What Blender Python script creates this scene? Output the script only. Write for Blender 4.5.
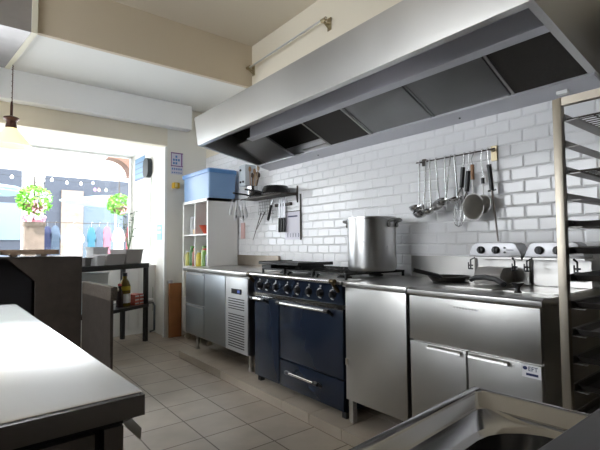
import bpy, bmesh, math, random
from mathutils import Vector, Matrix
random.seed(7)
for o in list(bpy.data.objects): bpy.data.objects.remove(o)
S = bpy.context.scene; C = S.collection

# ------------------------------------------------------------ camera
cd = bpy.data.cameras.new('camera'); cam = bpy.data.objects.new('camera', cd); C.objects.link(cam)
cd.sensor_width = 36; cd.lens = 36*426.9/600; cd.clip_start = .02
_R = Vector((0.7874823, -0.61629916, -0.00685339)); _U = Vector((-0.02330819, -0.04089017, 0.99889175)); _F = Vector((0.61589638, 0.78644983, 0.0465651))
m = Matrix((_R, _U, -_F)).transposed().to_4x4(); m.translation = (0, 0, 1.19)
cam.matrix_world = m; S.camera = cam

# ------------------------------------------------------------ light and exposure
S.view_settings.view_transform = 'Standard'; S.view_settings.look = 'None'; S.view_settings.gamma = 1
S.view_settings.exposure = 0.2
w = bpy.data.worlds.new('sky'); S.world = w; w.use_nodes = True
bg = w.node_tree.nodes['Background']; bg.inputs[0].default_value = (.86, .93, 1, 1); bg.inputs[1].default_value = 7.0
def sun(name, rot, e, col, ang=2):
    l = bpy.data.lights.new(name, 'SUN'); l.energy = e; l.color = col; l.angle = math.radians(ang)
    o = bpy.data.objects.new(name, l); C.objects.link(o); o.rotation_euler = rot
sun('sun', (math.radians(48), 0, math.radians(-25)), 5.5, (1, .96, .9))
def area(name, loc, rot, sx, sy, e, col):
    l = bpy.data.lights.new(name, 'AREA'); l.shape = 'RECTANGLE'; l.size = sx; l.size_y = sy; l.energy = e; l.color = col
    o = bpy.data.objects.new(name, l); C.objects.link(o); o.location = loc; o.rotation_euler = rot
area('shop_window_daylight', (.05, 7.0, 1.7), (math.radians(-90), 0, 0), 3.8, 1.5, 60, (.88, .94, 1))
area('side_window_daylight', (-2.06, 2.9, 1.95), (0, math.radians(-90), 0), 1.1, 2.2, 22, (1, .96, .9))

# ------------------------------------------------------------ materials
MATS = {}
def mat(name, col, rough=.5, metal=0, bump=0, bscale=60, var=0, vscale=8, emit=None, estr=0, trans=0, brushed=False, spec=.5, alpha=1):
    if name in MATS: return MATS[name]
    M = bpy.data.materials.new(name); M.use_nodes = True; nt = M.node_tree; N = nt.nodes; L = nt.links
    b = N['Principled BSDF']; b.inputs['Base Color'].default_value = (*col, 1); b.inputs['Roughness'].default_value = rough
    b.inputs['Metallic'].default_value = metal; b.inputs['Specular IOR Level'].default_value = spec
    if trans: b.inputs['Transmission Weight'].default_value = trans
    if alpha < 1: b.inputs['Alpha'].default_value = alpha
    if emit: b.inputs['Emission Color'].default_value = (*emit, 1); b.inputs['Emission Strength'].default_value = estr
    tc = N.new('ShaderNodeTexCoord')
    n = N.new('ShaderNodeTexNoise'); mp = N.new('ShaderNodeMapping'); L.new(tc.outputs['Object'], mp.inputs[0]); L.new(mp.outputs[0], n.inputs[0])
    n.inputs['Scale'].default_value = vscale; n.inputs['Detail'].default_value = 5
    if var:
        mx = N.new('ShaderNodeMixRGB'); mx.blend_type = 'MULTIPLY'; mx.inputs[0].default_value = 1; mx.inputs[1].default_value = (*col, 1)
        r = N.new('ShaderNodeMapRange'); r.inputs[1].default_value = .3; r.inputs[2].default_value = .7; r.inputs[3].default_value = 1-var; r.inputs[4].default_value = 1
        L.new(n.outputs[0], r.inputs[0]); L.new(r.outputs[0], mx.inputs[2]); L.new(mx.outputs[0], b.inputs['Base Color'])
    if brushed:
        mp.inputs['Scale'].default_value = (1, 1, 1)
        r = N.new('ShaderNodeMapRange'); r.inputs[1].default_value = .3; r.inputs[2].default_value = .7; r.inputs[3].default_value = rough-.03; r.inputs[4].default_value = rough+.04
        L.new(n.outputs[0], r.inputs[0]); L.new(r.outputs[0], b.inputs['Roughness'])
        n2 = N.new('ShaderNodeTexNoise'); mp2 = N.new('ShaderNodeMapping'); mp2.inputs['Scale'].default_value = (1, 1, 40)
        L.new(tc.outputs['Object'], mp2.inputs[0]); L.new(mp2.outputs[0], n2.inputs[0]); n2.inputs['Scale'].default_value = 6
        bp = N.new('ShaderNodeBump'); bp.inputs['Strength'].default_value = .02; bp.inputs['Distance'].default_value = .01
        L.new(n2.outputs[0], bp.inputs['Height']); L.new(bp.outputs[0], b.inputs['Normal'])
    if bump:
        n3 = N.new('ShaderNodeTexNoise'); n3.inputs['Scale'].default_value = bscale; L.new(tc.outputs['Object'], n3.inputs[0])
        bp = N.new('ShaderNodeBump'); bp.inputs['Strength'].default_value = bump; bp.inputs['Distance'].default_value = .01
        L.new(n3.outputs[0], bp.inputs['Height']); L.new(bp.outputs[0], b.inputs['Normal'])
    MATS[name] = M; return M
steel = mat('stainless_steel', (.56, .55, .535), .30, 1, brushed=True, var=.06, vscale=2)
steel_satin = mat('satin_steel', (.54, .535, .52), .36, 1, brushed=True, var=.12, vscale=2.5)
steel_dark = mat('dull_dark_steel', (.085, .07, .06), .55, .4, var=.25, vscale=14)
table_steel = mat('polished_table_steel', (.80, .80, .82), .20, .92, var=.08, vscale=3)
shaded_steel = mat('table_steel_shaded', (.28, .27, .26), .35, 1, var=.05)  # table steel darkened to paint in the dark room it reflects
chrome = mat('chrome', (.8, .8, .8), .12, 1)
alu = mat('brushed_aluminium', (.66, .66, .66), .3, 1, brushed=True)
brass = mat('aged_brass', (.42, .36, .24), .35, .9)
satin = mat('satin_aluminium', (.60, .60, .64), .5, .55)
black = mat('black_metal', (.018, .018, .02), .4, .2)
blackp = mat('black_plastic', (.02, .02, .023), .35)
castiron = mat('cast_iron', (.02, .02, .02), .5, .3, bump=.2, bscale=120)
blue = mat('blue_enamel', (.013, .021, .040), .2, 0, var=.1)
cream = mat('cream_paint', (.80, .74, .62), .75, bump=.05, bscale=80)
ceilm = mat('ceiling_paint', (.68, .61, .50), .8, bump=.04)
white = mat('white_paint', (.86, .86, .84), .6)
beamtan = mat('beam_tan_shaded', (.66, .57, .44), .75, bump=.05)  # tan of the beam front, browned to hold its shade away from the window
whitep = mat('white_laminate', (.84, .83, .80), .35)
grime = mat('filter_mesh', (.035, .03, .025), .6, .5, bump=1.0, bscale=260)
dkpanel = mat('greasy_steel', (.30, .30, .30), .32, 1, var=.15, vscale=3)
wood = mat('orange_brown_board', (.42, .17, .06), .55, var=.2)
paper = mat('paper', (.85, .85, .88), .7)
ink = mat('ink', (.08, .08, .16), .7)
rackm = mat('rack_steel', (.40, .36, .30), .38, 1)

# ------------------------------------------------------------ mesh builder
class MB:
    def __init__(s): s.v = []; s.f = []
    def add(s, vs, fs): n = len(s.v); s.v += [Vector(v) for v in vs]; s.f += [tuple(n+i for i in f) for f in fs]; return s
    def box(s, x0, x1, y0, y1, z0, z1):
        return s.add([(x, y, z) for z in (z0, z1) for y in (y0, y1) for x in (x0, x1)], [(0,2,3,1),(4,5,7,6),(0,1,5,4),(2,6,7,3),(0,4,6,2),(1,3,7,5)])
    def prism(s, poly, ax, a, b):
        def P(p, t):
            return {'x': (t, p[0], p[1]), 'y': (p[0], t, p[1]), 'z': (p[0], p[1], t)}[ax]
        n = len(poly)
        return s.add([P(p, a) for p in poly]+[P(p, b) for p in poly], [tuple(range(n))[::-1], tuple(range(n, 2*n))]+[(i, (i+1) % n, n+(i+1) % n, n+i) for i in range(n)])
    def tube(s, pts, r, n=8, r2=None):
        pts = [Vector(p) for p in pts]; k = len(pts); rings = []
        up = None
        for i, p in enumerate(pts):
            d = (pts[min(i+1, k-1)]-pts[max(i-1, 0)]).normalized()
            if up is None: up = Vector((0, 0, 1)) if abs(d.z) < .9 else Vector((1, 0, 0))
            a = d.cross(up).normalized(); b = a.cross(d).normalized(); up = b
            rr = r if r2 is None else r+(r2-r)*i/(k-1)
            rings.append([p+rr*(math.cos(2*math.pi*j/n)*a+math.sin(2*math.pi*j/n)*b) for j in range(n)])
        vs = [v for q in rings for v in q]; fs = [(i*n+j, i*n+(j+1) % n, (i+1)*n+(j+1) % n, (i+1)*n+j) for i in range(k-1) for j in range(n)]
        return s.add(vs, fs+[tuple(range(n))[::-1], tuple(range((k-1)*n, k*n))])
    def lathe(s, prof, c=(0, 0, 0), n=24, axis='z', sq=(1, 1)):
        vs = []
        for r, z in prof:
            for j in range(n):
                a = 2*math.pi*j/n; u, v = r*math.cos(a)*sq[0], r*math.sin(a)*sq[1]
                q = {'z': (u, v, z), 'x': (z, u, v), 'y': (u, z, v)}[axis]; vs.append((q[0]+c[0], q[1]+c[1], q[2]+c[2]))
        k = len(prof)
        return s.add(vs, [(i*n+j, i*n+(j+1) % n, (i+1)*n+(j+1) % n, (i+1)*n+j) for i in range(k-1) for j in range(n)]+[tuple(range(n))[::-1], tuple(range((k-1)*n, k*n))])
    def loft(s, loops, cap0=False, cap1=True):
        n = len(loops[0]); vs = [v for l in loops for v in l]; k = len(loops)
        fs = [(i*n+j, i*n+(j+1) % n, (i+1)*n+(j+1) % n, (i+1)*n+j) for i in range(k-1) for j in range(n)]
        if cap0: fs.append(tuple(range(n))[::-1])
        if cap1: fs.append(tuple(range((k-1)*n, k*n)))
        return s.add(vs, fs)
    def rot(s, ang, axis, c, start=0):
        M = Matrix.Rotation(math.radians(ang), 3, axis); c = Vector(c)
        for i in range(start, len(s.v)): s.v[i] = M @ (s.v[i]-c)+c
        return s
    def build(s, name, m, parent=None, bevel=0, smooth=False, origin=None):
        lo = Vector([min(v[i] for v in s.v) for i in range(3)]); hi = Vector([max(v[i] for v in s.v) for i in range(3)])
        o0 = Vector(origin) if origin else (Vector(((lo.x+hi.x)/2, (lo.y+hi.y)/2, lo.z)) if parent is None else (lo+hi)/2)
        me = bpy.data.meshes.new(name); me.from_pydata([tuple(v-o0) for v in s.v], [], s.f); me.update()
        bm = bmesh.new(); bm.from_mesh(me); bmesh.ops.recalc_face_normals(bm, faces=bm.faces)
        if bevel: bmesh.ops.bevel(bm, geom=[e for e in bm.edges if e.calc_face_angle(0) > .6], offset=bevel, segments=2, profile=.6, affect='EDGES', clamp_overlap=True)
        bm.to_mesh(me); bm.free()
        me.materials.append(m)
        if smooth or bevel:
            for p in me.polygons: p.use_smooth = True
            me.set_sharp_from_angle(angle=math.radians(40))
        o = bpy.data.objects.new(name, me); C.objects.link(o)
        if parent: o.parent = parent; o.location = o0-world(parent)
        else: o.location = o0
        return o
def world(o):
    v = Vector(o.location)
    while o.parent: o = o.parent; v += Vector(o.location)
    return v
def tag(o, label=None, cat=None, group=None, kind=None):
    for k, v in (('label', label), ('category', cat), ('group', group), ('kind', kind)):
        if v: o[k] = v
    return o
def thing(name, loc, label, cat, group=None):
    o = bpy.data.objects.new(name, None); C.objects.link(o); o.location = loc; o.empty_display_size = .1
    return tag(o, label, cat, group)
def struct(o): o['kind'] = 'structure'; return o
def copy_tree(o, parent=None):
    c = o.copy(); C.objects.link(c); c.parent = parent
    for ch in list(o.children): copy_tree(ch, c)
    return c
def box(x0, x1, y0, y1, z0, z1): return MB().box(x0, x1, y0, y1, z0, z1)
def text(body, size, loc, rot, m, name, parent, ext=.0006):
    cu = bpy.data.curves.new(name, 'FONT'); cu.body = body; cu.size = size; cu.extrude = ext; cu.align_x = 'CENTER'; cu.align_y = 'CENTER'
    o = bpy.data.objects.new(name, cu); C.objects.link(o); bpy.context.view_layer.update()
    me = bpy.data.meshes.new_from_object(o.evaluated_get(bpy.context.evaluated_depsgraph_get())); bpy.data.objects.remove(o)
    me.materials.clear(); me.materials.append(m)
    o = bpy.data.objects.new(name, me); C.objects.link(o); o.parent = parent; o.location = Vector(loc)-world(parent); o.rotation_euler = rot
    return o
FACE_MX = (math.radians(90), 0, math.radians(-90))      # text that faces -x
FACE_MY = (math.radians(90), 0, 0)
def rrect(x0, x1, y0, y1, r, z, k=5):
    out = []
    for cx, cy, a0 in ((x1-r, y1-r, 0), (x0+r, y1-r, 90), (x0+r, y0+r, 180), (x1-r, y0+r, 270)):
        for i in range(k+1):
            a = math.radians(a0+90*i/k); out.append((cx+r*math.cos(a), cy+r*math.sin(a), z))
    return out
def lerp(a, b, t): return a+(b-a)*t

# ------------------------------------------------------------ the setting
XW = 2.65; YF = 5.525; PZ = .07
def floor_mat():
    M = bpy.data.materials.new('floor_tiles'); M.use_nodes = True; N = M.node_tree.nodes; L = M.node_tree.links; b = N['Principled BSDF']
    tc = N.new('ShaderNodeTexCoord'); mp = N.new('ShaderNodeMapping'); L.new(tc.outputs['Object'], mp.inputs[0])
    mp.inputs['Location'].default_value = (-1.824+.316*20, -2.192+.313*20, 0)
    br = N.new('ShaderNodeTexBrick'); L.new(mp.outputs[0], br.inputs[0]); br.offset = 0; br.squash = 1
    br.inputs['Scale'].default_value = 1; br.inputs['Brick Width'].default_value = .316; br.inputs['Row Height'].default_value = .313
    br.inputs['Mortar Size'].default_value = .0045; br.inputs['Mortar Smooth'].default_value = .2; br.inputs['Bias'].default_value = 0
    br.inputs['Color1'].default_value = (.46, .405, .34, 1); br.inputs['Color2'].default_value = (.41, .35, .29, 1); br.inputs['Mortar'].default_value = (.13, .10, .08, 1)
    n = N.new('ShaderNodeTexNoise'); n.inputs['Scale'].default_value = 5; n.inputs['Detail'].default_value = 8; L.new(tc.outputs['Object'], n.inputs[0])
    r = N.new('ShaderNodeMapRange'); r.inputs[1].default_value = .3; r.inputs[2].default_value = .7; r.inputs[3].default_value = .86; r.inputs[4].default_value = 1.05; L.new(n.outputs[0], r.inputs[0])
    mx = N.new('ShaderNodeMixRGB'); mx.blend_type = 'MULTIPLY'; mx.inputs[0].default_value = 1; L.new(br.outputs[0], mx.inputs[1]); L.new(r.outputs[0], mx.inputs[2])
    L.new(mx.outputs[0], b.inputs['Base Color']); b.inputs['Roughness'].default_value = .42
    bp = N.new('ShaderNodeBump'); bp.inputs['Strength'].default_value = .3; bp.inputs['Distance'].default_value = .002; bp.invert = True
    L.new(br.outputs['Fac'], bp.inputs['Height']); L.new(bp.outputs[0], b.inputs['Normal'])
    return M
fm = floor_mat()
struct(box(-2.1, XW+.1, -1.9, 7.2, -.1, 0).build('floor', fm, origin=(0, 0, 0)))
# tiled step the appliances stand on, with its own riser tiles
m_ = MB()
tl = mat('step_tile', (.46, .40, .33), .45, var=.14, vscale=5); grout = mat('step_grout', (.13, .10, .08), .8)
struct(box(1.829, XW, -1.0, 4.436, 0, PZ-.003).build('trim_1', grout))
y = 4.44
while y > -1:
    y2 = y-.313
    m_.box(1.825, 1.835, y2+.003, y-.002, 0.0, PZ)
    for xa, xb in ((1.835, 2.138), (2.143, 2.455), (2.46, XW)): m_.box(xa, xb, y2+.003, y-.002, PZ-.006, PZ)
    y = y2
m_.box(1.825, XW, 4.437, 4.442, 0, PZ)
struct(m_.build('trim_2', tl))
# right wall, metro tiles with bevelled faces
struct(box(XW, XW+.12, -1.9, YF+.1, 0, 3.57).build('wall_right', cream))
tm = MB(); th, tw, g = .077, .1535, .0014
for r in range(20):
    z0 = .96+r*th-.002; off = (r % 2)*tw/2
    if z0+th > 2.43: break
    yy = -1.2+off
    while yy < YF-.01:
        a, b2 = yy+g/2, min(yy+tw-g/2, YF-.003); c, d = z0+g/2, z0+th-g/2
        if b2-a > .03:
            e = .009; x0, x1 = XW-.004, XW-.0078
            vs = [(XW, a, c), (XW, b2, c), (XW, b2, d), (XW, a, d), (x0, a, c), (x0, b2, c), (x0, b2, d), (x0, a, d), (x1, a+e, c+e), (x1, b2-e, c+e), (x1, b2-e, d-e), (x1, a+e, d-e)]
            tm.add(vs, [(0,1,5,4),(1,2,6,5),(2,3,7,6),(3,0,4,7),(4,5,9,8),(5,6,10,9),(6,7,11,10),(7,4,8,11),(8,9,10,11)])
        yy += tw
tilem = mat('glazed_white_tile', (.88, .88, .90), .14)
struct(tm.build('trim_3', tilem))
struct(box(XW-.003, XW-.0002, -1.2, YF, .95, 2.42).build('trim_4', mat('tile_grout', (.80, .80, .80), .8)))
# far wall with the wide shop window opening, alcove and reveal
XR = 2.09; ZH = 2.52; YG = 7.1
struct(box(XR, XW, YF, YG+.1, 0, 3.2).build('wall_far', mat('far_wall_paint', (.82, .80, .74), .75), bevel=0))
struct(box(-2.1, XR, YF, YF+.12, ZH, 3.2).build('trim_5', cream))
struct(box(-2.1, XR, YF+.12, YG+.1, 2.62, 2.72).build('trim_6', white))
struct(box(-2.2, -2.1, -1.9, YG+.1, 0, 1.3).build('wall_left', mat('unseen_dark_wall', (.06, .048, .04), .8)))  # unseen brown walls, coloured dark so the nearby steel reflects darkness
struct(box(-2.2, -2.1, -1.9, YG+.1, 2.65, 3.57).build('trim_7', white))
struct(box(-2.2, -2.1, 4.1, YG+.1, 1.3, 2.65).build('trim_8', white))
struct(box(-2.2, -2.1, -1.9, 1.7, 1.3, 2.65).build('trim_9', mat('unseen_dark_wall', (.06, .048, .04), .8)))
struct(box(-2.2, XW+.1, -2.0, -1.9, 0, 3.57).build('wall_back', mat('unseen_dark_wall', (.06, .048, .04), .8)))
struct(box(-2.2, XW+.12, -2.0, YF+.12, 3.57, 3.67).build('ceiling', ceilm))
# main beam and soffit
struct(box(.457, XW, 4.294, 4.34, 3.066, 3.57).build('trim_10', beamtan))
struct(box(-2.1, XW, 4.34, YF, 3.066, 3.57).build('trim_11', white))
# low panelled wall under the shop window + deep sill
lw = MB(); lw.box(-2.1, XR, 5.96, 6.03, 0, .9)
x = -2.1
while x < XR: lw.box(x+.004, min(x+.116, XR), 5.952, 5.962, .08, .9); x += .12
struct(lw.build('trim_12', white)); struct(box(-2.1, XR, 5.93, YG, .9, .93).build('trim_13', white))
glassm = bpy.data.materials.new('window_glass'); glassm.use_nodes = True
N = glassm.node_tree.nodes; L = glassm.node_tree.links; N.remove(N['Principled BSDF'])
t_ = N.new('ShaderNodeBsdfTransparent'); g_ = N.new('ShaderNodeBsdfGlossy'); g_.inputs['Roughness'].default_value = .02; f_ = N.new('ShaderNodeFresnel'); f_.inputs[0].default_value = 1.4
mx_ = N.new('ShaderNodeMixShader'); L.new(f_.outputs[0], mx_.inputs[0]); L.new(t_.outputs[0], mx_.inputs[1]); L.new(g_.outputs[0], mx_.inputs[2]); L.new(mx_.outputs[0], N['Material Output'].inputs[0])
wf = MB()
for xa in (XR-.012, -2.1): wf.box(xa, xa+.012, YG-.04, YG+.04, .93, 2.62)
wf.box(-2.1, XR, YG-.04, YG+.04, .93, .98); wf.box(-2.1, XR, YG-.04, YG+.04, 2.608, 2.62); wf.box(-.6, -.54, YG-.04, YG+.04, .93, 2.62)
w1 = struct(wf.build('window_1', white)); box(-2.085, XR-.012, YG-.004, YG+.004, .98, 2.608).build('pane', glassm, w1)
wf = MB()
for za in (1.3, 2.59): wf.box(-2.18, -2.12, 1.7, 4.1, za, za+.06)
for ya in (1.7, 2.87, 4.04): wf.box(-2.18, -2.12, ya, ya+.06, 1.36, 2.59)
w2 = struct(wf.build('window_2', white)); box(-2.155, -2.147, 1.76, 4.04, 1.36, 2.59).build('pane', glassm, w2)

# ------------------------------------------------------------ upper left: shutter box, duct
o = box(-2.08, 2.358, 5.35, 5.50, 2.745, 3.064).build('shutter_box', mat('shutter_box_white', (.95, .96, .97), .5), bevel=.004)
tag(o, 'long white box casing fixed under the ceiling above the shop window', 'casing')
o = thing('ventilation_duct', (-.8, 4.8, 3.045), 'grey metal duct casing under the ceiling beside the beam at the upper left', 'duct')
MB().prism([(-2.09, 4.275), (.408, 4.275), (.275, 5.3), (-2.09, 5.3)], 'z', 3.045, 3.565).build('casing', mat('duct_grey', (.42, .41, .42), .35, .7, var=.1), o)
MB().prism([(.408, 4.262), (.452, 4.262), (.319, 5.3), (.275, 5.3)], 'z', 3.04, 3.565).build('corner_strip', mat('strip_cream', (.85, .82, .68), .5), o)

# ------------------------------------------------------------ extractor hood
HY0, HY1 = .742, 3.92
def hz(x): return 2.18-(x-1.79)*.1765
o = thing('extractor_hood', (2.2, 2.33, 2.03), 'large stainless steel extractor hood hanging over the cooking line', 'extractor hood')
MB().prism([(1.79, 2.18), (1.83, 2.176), (1.83, 2.186), (1.797, 2.19), (1.762, 2.442), (2.64, 2.442), (2.64, 2.45), (1.752, 2.45)], 'y', HY0, HY1).build('canopy', steel, o)
for ya, yb in ((HY0, HY0+.006), (HY1-.006, HY1)):
    MB().prism([(1.79, 2.18), (1.752, 2.45), (2.64, 2.45), (2.64, hz(2.64))], 'y', ya, yb).build('end_panel', steel_satin, o)
    yi = ya-.03 if ya > 2 else yb
    MB().prism([(1.79, 2.18), (1.79, 2.186), (2.64, hz(2.64)+.006), (2.64, hz(2.64))], 'y', yi, yi+.03).build('end_rim', steel_satin, o)
MB().prism([(1.83, 2.27), (1.836, 2.278), (2.14, 2.345), (2.14, 2.337)], 'y', HY0+.01, HY1-.02).build('inner_panel', satin, o)
MB().prism([(1.80, 2.20), (1.83, 2.27), (1.836, 2.278), (1.796, 2.21)], 'y', HY0+.01, HY1-.02).build('inner_panel', satin, o)
MB().prism([(2.10, 2.205), (2.165, 2.195), (2.165, 2.205), (2.145, 2.345), (2.137, 2.345), (2.135, 2.214), (2.10, 2.213)], 'y', HY0+.01, 3.50).build('filter_rail', satin, o)
MB().prism([(2.49, 2.045), (2.64, 2.012), (2.64, 2.03), (2.51, 2.058), (2.495, 2.06)], 'y', HY0+.01, HY1-.01).build('grease_gutter', satin, o)
for k, (ya, yb, kind) in enumerate(((.76, 1.165, 'mesh'), (1.175, 1.70, 'blank'), (1.71, 2.26, 'blank'), (2.27, 2.75, 'mesh'), (3.29, 3.78, 'blank'))):
    pl = MB().prism([(2.15, 2.212), (2.50, 2.058), (2.505, 2.068), (2.155, 2.222)], 'y', ya+.012, yb-.012).build('grease_filter' if kind == 'mesh' else 'blanking_panel', grime if kind == 'mesh' else dkpanel, o)
    for y0, y1 in ((ya, ya+.014), (yb-.014, yb)): MB().prism([(2.15, 2.206), (2.50, 2.052), (2.505, 2.072), (2.155, 2.226)], 'y', y0, y1).build('edge_strip', steel_satin if kind == 'mesh' else dkpanel, pl)
MB().prism([(2.17, 2.335), (2.63, 2.20), (2.635, 2.21), (2.175, 2.345)], 'y', HY0+.01, HY1-.01).build('slot_shade_sheet', grime, o)  # dark greasy sheet added to paint the shade inside the empty filter slot
MB().prism([(2.46, 2.072), (2.50, 2.056), (2.505, 2.066), (2.465, 2.082)], 'y', 2.77, 3.1).build('loose_strip', steel, o)
box(1.838, 1.85, 1.66, 2.04, 2.208, 2.222).build('strip_lamp', mat('hood_lamp', (1, 1, 1), .4, emit=(1, .98, 1), estr=2.2), o)
for yy in (1.55, 3.0): MB().lathe([(.006, -.002), (.006, .006)], (2.57, yy, 2.022), 8).build('screw', blackp, o)
box(2.555, 2.59, .90, .955, 2.008, 2.028).build('white_clip', white, o)

# ------------------------------------------------------------ rail high on the wall
o = thing('wall_bar', (2.6, 3.57, 3.24), 'steel bar on two brackets high on the cream wall above the hood', 'rail')
MB().tube([(2.575, 4.27, 3.272), (2.575, 2.88, 3.288)], .011).build('bar', alu, o)
for yy in (4.25, 2.91):
    b = MB().box(2.641, 2.649, yy-.025, yy+.025, 3.20, 3.32); b.box(2.575, 2.645, yy-.01, yy+.01, 3.25, 3.262)
    b.tube([(2.645, yy, 3.21), (2.575, yy, 3.255)], .007).tube([(2.575, yy-.03, 3.28), (2.575, yy+.03, 3.28)], .019, 12)
    b.build('bracket', brass, o)

# ------------------------------------------------------------ refrigerated counter
bluesteel = mat('cool_satin_steel', (.40, .43, .46), .36, 1, brushed=True, var=.1, vscale=3)
o = thing('refrigerated_counter', (2.26, 3.86, PZ), 'stainless steel undercounter fridge with two drawers, a door and a vent panel', 'fridge')
box(1.945, 2.63, 3.20, 4.52, .235, .915).build('body', steel_satin, o)
box(1.91, 2.63, 3.185, 4.557, .915, .953).build('worktop', steel, o, bevel=.005)
box(2.60, 2.63, 3.70, 4.55, .9535, 1.075).build('upstand', mat('dull_upstand', (.36, .31, .26), .4, .9, var=.2), o)
for za, zb in ((.25, .558), (.573, .90)):
    d = box(1.923, 1.945, 4.055, 4.505, za, zb).build('drawer', bluesteel, o, bevel=.004); box(1.915, 1.925, 4.07, 4.49, zb-.018, zb-.006).build('grip_lip', steel, d)
box(1.923, 1.945, 3.605, 4.042, .245, .90).build('door', bluesteel, o, bevel=.004)
vp = box(1.923, 1.945, 3.195, 3.592, .24, .90).build('vent_panel', mat('grey_vent_panel', (.62, .63, .64), .4, .7), o, bevel=.004)
d = box(1.917, 1.923, 3.30, 3.47, .755, .80).build('display', blackp, vp); box(1.914, 1.917, 3.31, 3.36, .765, .79).build('button', mat('blue_plastic', (.1, .15, .5), .4), d)
for k in range(5): box(1.919, 1.924, 3.25, 3.53, .705-k*.022, .713-k*.022).build('vent_slot', blackp, vp)
for k in range(14): box(1.919, 1.924, 3.25, 3.53, .565-k*.022, .573-k*.022).build('vent_slot', blackp, vp)
for x, yy in ((2.02, 4.40), (2.55, 4.40), (2.02, 3.3), (2.55, 3.3)): MB().lathe([(.022, PZ), (.022, PZ+.03), (.016, PZ+.035), (.016, .235)], (x, yy, 0), 14).build('leg', steel, o, smooth=True)

# ------------------------------------------------------------ range cooker
o = thing('range_cooker', (2.27, 2.545, PZ), 'dark blue range cooker with black knobs and chrome rails', 'range cooker')
box(1.945, 2.62, 2.012, 3.085, .115, .93).build('body', blue, o)
pn = MB().prism([(1.925, .80), (1.915, .93), (1.95, .935), (1.95, .80)], 'y', 2.012, 3.085).build('control_panel', blue, o)
MB().box(1.90, 2.62, 2.005, 3.095, .932, .955).build('hob_top', steel, o, bevel=.004)
box(1.915, 1.945, 2.012, 3.085, .772, .798).build('chrome_strip', chrome, o)
vs = MB()
for k in range(28): vs.box(1.913, 1.916, 2.06+k*.022, 2.072+k*.022, .780, .788)
vs.build('vent_slots', blackp, o); vs = MB()
for k in range(12): vs.box(1.913, 1.916, 2.76+k*.024, 2.774+k*.024, .780, .788)
vs.build('vent_slots', blackp, o)
def door(ya, yb, za, zb, nm): return box(1.923, 1.948, ya, yb, za, zb).build(nm, blue, o, bevel=.006)
d1 = door(2.735, 3.08, .12, .765, 'door'); d2 = door(2.015, 2.722, .328, .765, 'door'); d3 = door(2.015, 2.722, .12, .316, 'warming_drawer')
def handle(par, ya, yb, z, r=.010):
    h = MB().tube([(1.875, ya, z), (1.875, yb, z)], r, 12).build('handle', chrome, par, smooth=True)
    for yy in (ya+.02, yb-.02):
        MB().tube([(1.873, yy, z), (1.895, yy, z-.004), (1.925, yy, z-.03)], .011, 8).lathe([(.014, -.02), (.014, .02)], (1.875, yy, z), 10, 'y').build('bracket', blackp, h, smooth=True)
handle(d1, 2.86, 3.07, .755); handle(d2, 2.10, 2.69, .752); handle(d3, 2.22, 2.58, .255)
h = MB().tube([(1.868, 2.04, .952), (1.868, 3.09, .952)], .013, 12).build('towel_rail', chrome, o, smooth=True)
for yy in (2.05, 3.08): MB().tube([(1.868, yy, .952), (1.88, yy, .925), (1.918, yy, .885)], .013, 8).lathe([(.017, -.02), (.017, .02)], (1.868, yy, .952), 10, 'y').build('bracket', mat('brass_black', (.10, .07, .03), .35, .6), h, smooth=True)
for i, yy in enumerate((2.985, 2.873, 2.753, 2.60, 2.475, 2.345, 2.222, 2.095)):
    k = MB().lathe([(.026, -.005), (.026, 0), (.020, -.025), (.018, -.032), (.002, -.034)], (1.919, yy, .862), 20, 'x').box(1.882, 1.905, yy-.005, yy+.005, .842, .882).build('knob', blackp, o, smooth=True)
    rr = MB(); rr.tube([(1.912, yy+.033*math.cos(math.radians(a)), .862+.033*math.sin(math.radians(a))) for a in range(-100, 101, 20)], .004, 6).build('dial_ring', mat('mark_grey', (.6, .6, .6), .5), k, smooth=True)
    box(1.912, 1.918, yy-.006, yy+.006, .903, .915).build('mark', mat('mark_grey', (.6, .6, .6), .5), k)
for bx, by in ((2.12, 2.2), (2.45, 2.2), (2.12, 2.55), (2.45, 2.55), (2.12, 2.9), (2.45, 2.9)):
    bn = MB().lathe([(.055, .955), (.055, .962), (.035, .972), (.035, .982), (.002, .984)], (bx, by, 0), 20).build('burner', castiron, o, smooth=True)
for by in (2.2, 2.55, 2.9):
    g_ = MB()
    for bx in (1.99, 2.28, 2.58): g_.box(bx-.007, bx+.007, by-.155, by+.155, .985, .999)
    for yy in (by-.155, by-.05, by+.05, by+.155): g_.box(1.985, 2.585, yy-.006, yy+.006, .985, .999)
    for x in (1.99, 2.58):
        for yy in (by-.15, by+.15): g_.box(x-.007, x+.007, yy-.007, yy+.007, .955, .99)
    for x in (2.12, 2.45):
        for a in range(4):
            aa = math.radians(45+90*a); g_.tube([(x+.03*math.cos(aa), by+.03*math.sin(aa), .997), (x+.12*math.cos(aa), by+.12*math.sin(aa), .994)], .006, 6)
    g_.build('pan_support', castiron, o)
for x, yy in ((1.97, 2.04), (1.97, 3.05), (2.58, 2.04), (2.58, 3.05)): box(x-.02, x+.02, yy-.02, yy+.02, PZ, .115).build('leg', blackp, o)
# griddle lying on the left burners
o = thing('griddle_plate', (2.22, 2.75, 1.0), 'black cast iron griddle plate lying raised across the left burners', 'griddle')
gp = MB().box(2.0, 2.36, 2.58, 3.14, 1.028, 1.046).box(2.0, 2.36, 2.58, 2.593, 1.046, 1.053).box(2.0, 2.36, 3.127, 3.14, 1.046, 1.053)
gp.build('plate', castiron, o, bevel=.003)
for yy in (2.67, 2.98): MB().prism([(1.999+.06, 1.0), (2.34, 1.0), (2.30, 1.028), (2.08, 1.028)], 'y', yy-.035, yy+.035).build('foot', castiron, o)
box(2.0, 2.2, 2.95, 3.09, .9995, 1.024).build('side_ledge', castiron, o)
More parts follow.
